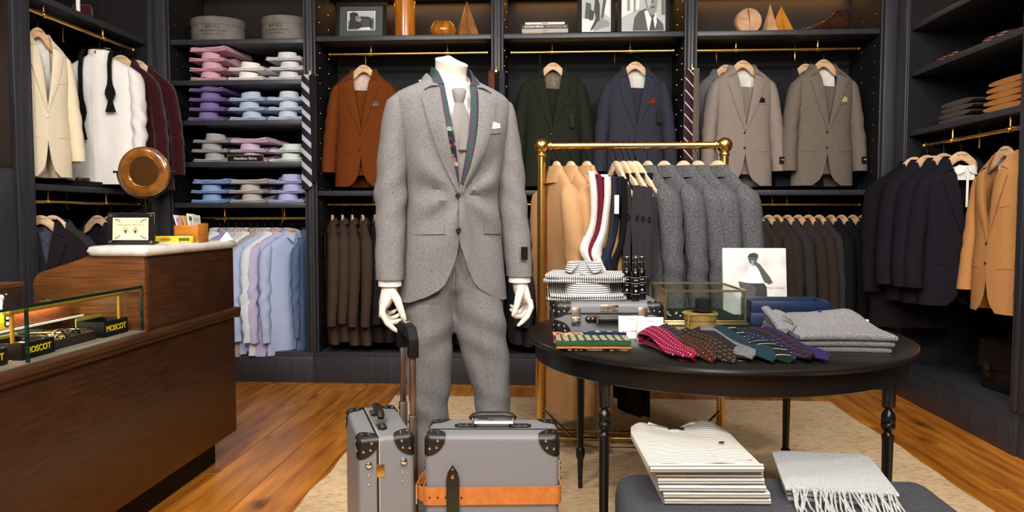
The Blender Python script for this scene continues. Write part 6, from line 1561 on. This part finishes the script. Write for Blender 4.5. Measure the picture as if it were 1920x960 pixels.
# pocket squares
PG = pat('green_foulard', '2f4a2c', 'd8d2b8', 'dots', 'X', 42, .32, axis2='Y', freq2=42, third='7a2b50', rough=.7); PN = pat('navy_dot_silk', '1a2140', 'e6e4e0', 'dots', 'X', 24, .2, axis2='Y', freq2=24, rough=.6); PF = fab('multi_floral_silk', '7c2038', 'd8c48f', 70, .2, lo=.45, hi=.55); OB = fab('orange_hem', 'b5622a', 'c6783c', 200, .2); PWN = fab('white_navy_print', 'd8d6d2', '23283f', 60, .2, lo=.45, hi=.55)
def psq(lab, m, x, y, w, d, z, rz, h=.012, hem=None):
    r = thing('pocket_square', lab, 'pocket square', (x, y, z), rz)
    rows = [[(w*(u-.5), d*v+.004*nz(u*3, v), h*(1-.25*v)+.003*nz(u*4, v*3, w*50)) for u in [k/10 for k in range(11)]] for v in [k/6 for k in range(7)]]
    MB().grid(rows).build('silk_top', m, r, solid=.003, angle=70)
    rows = [[(w*(u-.5)*1.0, -.003*math.sin(q*PI)+.001, h*(1-q)+.003*nz(u*4, 0, w*50)*(1-q)) for u in [k/10 for k in range(11)]] for q in (0, .33, .66, 1)]
    MB().grid(rows).build('front_fold', m, r, solid=.002)
    MB().box(-w/2+.003, w/2-.003, .002, d-.002, 0, h*.55).build('silk_under', hem or m, r, bevel=.002)
    if hem:
        MB().tube([(w*(u-.5), -.004, .003+.0015*nz(u*6, 2)) for u in [k/12 for k in range(13)]], .0032, 6).build('rolled_hem', hem, r)
        MB().tube([(-w/2+.022, d*v, h*(1-.25*v)+.003) for v in (0, .3, .6, 1)], .0022, 6).build('rolled_hem', hem, r)
psq('navy and white folded print under the green pocket square', PWN, .135, 2.318, .19, .10, tz, .02, .006)
psq('green medallion pocket square with orange hem at the left table edge', PG, .120, 2.315, .232, .15, tz+.0075, .03, .026, OB)
psq('red and cream floral pocket square behind the green one', PF, .045, 2.455, .10, .09, tz, .05, .030)
psq('navy dotted pocket square behind the green one', PN, .165, 2.46, .14, .08, tz, .03, .036)
# fan of folded ties
TIE_M = [('magenta white dotted', pat('magenta_dot', '720e30', 'e6d6d8', 'dots', 'X', 62, .11, axis2='Y', freq2=62, rough=.7)), ('charcoal plaid', pat('plum_plaid', '1d1a20', '4a3a44', 'check', 'Y', 40, .3, axis2='X')), ('rust brown dotted', pat('rust_dots', '331a0e', 'b59a84', 'dots', 'X', 60, .09, axis2='Y', freq2=50)),
         ('brown medallion', pat('brown_medal', '1e1510', '58483a', 'dots', 'X', 60, .28, axis2='Y', freq2=36, third='1a1512')), ('black plum', C['plum']), ('pale grey knit', fab('grey_knit_tie', '414346', '77797c', 260, .4)), ('dark teal', fab('teal_knit', '10222a', '1b333b', 220, .3)),
         ('green striped', pat('green_stripe', '0c1613', 'a3a79f', 'stripe', 'Y', 26, .09, rot=(0, 0, .5))), ('navy white dotted', pat('navy_dots', '141d33', 'aab0c2', 'dots', 'X', 50, .08, axis2='Y', freq2=40)), ('aubergine plaid', pat('aub_plaid', '1c121d', '3c2a3c', 'check', 'Y', 36, .25, axis2='X')), ('indigo', fab('indigo_wool', '1c1638', '2b2450', 220, .3))]
for i, (nm, m) in enumerate(TIE_M):
    xb = .300+.0365*i+.006*math.sin(i*2.3); yb = 2.475+.012*math.sin(i*1.7)
    r = thing('folded_tie', '%s folded tie, %s from the left in the fan on the table' % (nm, ORD[i]), 'tie', (xb, yb, tz), (0, 0, .30+.05*math.sin(i*2.1)))
    prof = []; L = .345
    for t in [k/10 for k in range(11)]: prof.append((-L*t, .026*(1-t)**.8+.009+.006*math.sin(t*8+i*1.3)))
    w0, w1 = .026, .037; rows = []
    for k in range(6):
        a = PI*k/6; rows.append([((w0*.9)*u, .016*math.sin(a), .020-.017*math.cos(a)+ .008*(u+1)*.9) for u in (-1, -.5, 0, .5, 1)])
    for j, (y, z) in enumerate(prof):
        t = j/10; w = lerp(w0, w1, min(1, t*1.3)) if t < .82 else lerp(w1, .006, (t-.82)/.18)
        rows.append([(w*u+.007*math.sin(t*6+i*1.9), y, z+.012*(u+1)*(1-t*.6)+.003*math.cos(u*2)) for u in (-1, -.5, 0, .5, 1)])
    MB().grid(rows).build('tie_cloth', m, r, solid=.005, angle=80)
    MB().grid([[(w0*.9*u, -L*.9*t, .004+.004*math.sin(t*5)+.006*(u+1)*(1-t)) for u in (-1, 0, 1)] for t in [k/6 for k in range(7)]]).build('under_fold', m, r, solid=.003)
# mini hat box and hat
r = thing('hat_box', 'small round mustard hat box lettered GLOBE behind the fanned ties', 'hat box', (.508, 2.635, tz), .0)
HM = mat('mustard_card', '76622c', .6, noise_=30, c2='8f783d')
MB().lathe([(.054, 0), (.054, .075)], 32).build('box', HM, r, angle=30); MB().lathe([(.0565, .058), (.0565, .082), (.054, .084), (.001, .085)], 32).build('lid', HM, r, angle=30); MB().tube([(.0585*math.cos(a), .0585*math.sin(a), .080+.003*math.sin(a*3)) for a in [k*PI/12 for k in range(24)]], .0016, 6, closed=True).tube([(-.045, -.040, .082), (-.05, -.042, .04), (-.044, -.045, .01)], .0016, 6).build('cord', mat('twine', '9c8350', .8), r)
bent_text(r, 'GLOBE', .016, M['black'], .054, .054, .036, .05)
r = thing('top_hat', 'tiny black felt top hat resting on the mustard hat box', 'hat', (.515, 2.63, tz+.0858), 0); HF = fab('black_felt', '131110', '221f1c', 200, .5)
MB().lathe([(.027, .004), (.0255, .02), (.0275, .042), (.026, .046), (.001, .047)], 24).build('crown', HF, r, angle=50)
MB().grid([[((.027+.02*u)*math.cos(a), (.027+.014*u)*math.sin(a), .003+.010*u*u*math.cos(a)**2) for a in [k*PI/14 for k in range(28)]] for u in (0, .33, .66, 1)], cu=True).build('brim', HF, r, solid=.003)
r = thing('tin', 'round green tin with white oval label beside the mustard hat box', 'tin', (.655, 2.66, tz), 0); MB().lathe([(.052, 0), (.053, .002), (.053, .014), (.050, .017), (.001, .0175)], 30).build('tin_body', mat('green_tin', '3e7a44', .35), r, angle=40); MB().lathe([(.03, .0177), (.03, .0180)], 24, sx=1.2, sy=.7).build('oval_label', M['white'], r)
r = thing('card', 'small turquoise card standing by the green tin', 'card', (.70, 2.585, tz), .2); MB().box(-.03, .03, -.012, .012, 0, .022).build('card_body', mat('turquoise', '1d9a9c', .5), r, bevel=.002)
r = thing('card', 'small white price card behind the grey sweaters', 'card', (1.155, 2.88, tz), (-.3, 0, -.3)); MB().box(-.028, .028, 0, .012, 0, .03).build('card_body', M['white'], r, bevel=.001); MB().box(-.02, .02, -.0006, -.0001, .008, .014).build('print_line', GR[95], r)

# ------------------------------------------------------------ on the bench
bz = BZ+.0006
STT = pat('cream_grey_stripe_jersey', 'e6e1d6', '8d8980', 'stripe', 'Y', 92, .38); STF = pat('cream_grey_stripe_jersey_side', 'e3ded4', '88847c', 'stripe', 'Z', 112, .42); CRM = fab('cream_jersey', 'e0dbd0', 'eeeae0', 300, .2)
def tee(lab, k, top):
    p = .0178; r = thing('folded_sweater', lab, 'sweater', (.422-.006*k+.003*math.sin(k*2.1), 1.93+.003*math.cos(k*1.7)-(.012 if top else 0), bz+p*k), .05+.015*math.sin(k*3), 'striped sweaters stacked on the bench')
    w, d, h = (.138, .34, .0172) if not top else (.146, .352, .024)
    if not top:
        rows = []
        for j in range(9):
            v = j/8
            rows.append([(lerp(-1, 1, q/10)*w, d*v, h+.0012*nz(q*.4, v*3, k)) for q in range(11)])
        mb = MB(); lo = [[(x, y, 0) for x, y, z in rr_] for rr_ in rows]
        mb.grid(rows); mb.grid(lo, flip=True)
        for A, B_ in ((rows[-1], lo[-1]), ([q[0] for q in rows], [q[0] for q in lo]), ([q[-1] for q in rows], [q[-1] for q in lo])): mb.grid([A, B_])
        mb.build('knit_body', STT, r, angle=50)
        fr = []
        for a in [PI/2-PI*q/6 for q in range(7)]: fr.append([(lerp(-1, 1, q/10)*w, .0-.008*math.cos(a), h/2+(h/2-.0003)*math.sin(a)+.001*nz(q*.5, k)) for q in range(11)])
        MB().grid(fr).build('front_fold', STF, r, solid=.0004, angle=80)
    else:
        rows = []
        for j in range(15):
            v = j/14; row = []
            for q in range(21):
                u = q/20*2-1; x = u*w*(1-.06*max(0, v-.85)/.15); y = d*v
                nk = math.exp(-((u+.12)/.30)**2)
                if v > .86: y -= .055*nk*(v-.86)/.14
                z = h+.020*math.exp(-((u-.62)/.25)**2-((v-.95)/.16)**2)+.010*math.exp(-((u+.80)/.2)**2-((v-.98)/.15)**2)+.003*nz(u*2, v*3)
                row.append((x, y, z*(1-.3*abs(u)**10)))
            rows.append(row)
        mb = MB(); lo = [[(x, y, min(.001, z)) for x, y, z in rr_] for rr_ in rows]
        mb.grid(rows); mb.grid(lo, flip=True)
        for A, B_ in ((rows[-1], lo[-1]), ([q[0] for q in rows], [q[0] for q in lo]), ([q[-1] for q in rows], [q[-1] for q in lo])): mb.grid([A, B_])
        mb.build('knit_body', STT, r, angle=60)
        fr = []
        for a in [PI/2-PI*q/6 for q in range(7)]: fr.append([(lerp(-1, 1, q/20)*w, .0-.010*math.cos(a), h/2+(h/2-.0003)*math.sin(a)) for q in range(21)])
        MB().grid(fr).build('front_fold', STF, r, solid=.0004, angle=80)
        def nkp(u): return (u*w*.94, d-.055*math.exp(-((u+.12)/.30)**2), h+.020*math.exp(-((u-.62)/.25)**2-.1)+.010*math.exp(-((u+.80)/.2)**2)+.003*nz(u*2, 3)+.002)
        MB().tube([nkp(-.62+.06*k_) for k_ in range(18)], (.0045, .008), 8).build('neck_rib', STF, r, angle=80)
        MB().box(-.035, .012, d-.058, d-.044, h+.0035, h+.007).build('neck_label', M['black'], r)
        MB().grid([[(x, y, h+.0022+.002*nz(x*14, y*8)) for x in (.035, .07, .105, .13)] for y in (.03, .06, .09, .12, .15)]).build('chest_pocket', STT, r, solid=.0015)
        MB().box(.078, .092, .158, .164, h+.004, h+.008).build('logo_mark', M['black'], r)
for k in range(6): tee('cream grey striped sweater, %s of six stacked on the bench' % ('bottom', 'second', 'third', 'fourth', 'fifth', 'topmost')[k], k, k == 5)
SCF = fab('pale_grey_cashmere', '9a9d9d', 'c4c7c6', 260, .5, lo=.3, hi=.7)
sf = thing('folded_scarf', 'pale grey fringed scarf folded on the bench beside the striped sweaters', 'scarf', (.742, 1.945, bz), -.10)
def layer(z0, h, x0, x1, y0, y1, nm, sag=0):
    up_, lo = [], []
    for j in range(9):
        v = j/8; a, b = [], []
        for q in range(13):
            u = q/12; x = lerp(x0, x1, u)+.02*v; y = lerp(y0, y1, v)+.004*nz(u*4, z0*90); e = 1-abs(2*u-1)**10*.4
            a.append((x, y, z0+h*e+.002*nz(u*3, v*3, z0*50))); b.append((x, y, z0))
        up_.append(a); lo.append(b)
    mb = MB().grid(up_); mb.grid(lo, flip=True)
    for A, B_ in ((up_[0], lo[0]), (up_[-1], lo[-1]), ([q[0] for q in up_], [q[0] for q in lo]), ([q[-1] for q in up_], [q[-1] for q in lo])): mb.grid([A, [((p[0]+q[0])/2, (p[1]+q[1])/2+(-.004 if A is up_[0] else .003), (p[2]+q[2])/2) for p, q in zip(A, B_)], B_])
    return mb.build(nm, SCF, sf, angle=70)
layer(0, .016, -.130, .130, .012, .28, 'lower_fold'); layer(.0165, .014, -.134, .134, .004, .29, 'middle_fold'); layer(.031, .015, -.140, .138, -.005, .30, 'top_fold')
random.seed(11)
fg = []
for k in range(46):
    x = -.125+.25*k/45+random.uniform(-.003, .003); l = random.uniform(.05, .072); dx = random.uniform(-.022, .022)+.0006*(k-10)
    P = [(x, .0, .042), (x+dx*.15, -.012, .040), (x+dx*.5, -.022, .022), (x+dx*.85, -.03-.2*l, .006), (x+dx*1.2, -.028-.65*l, .0028)]
    MB().tube(P, [.0022, .0024, .0024, .0024, .0016], 6).build('fringe_strand', SCF, sf)
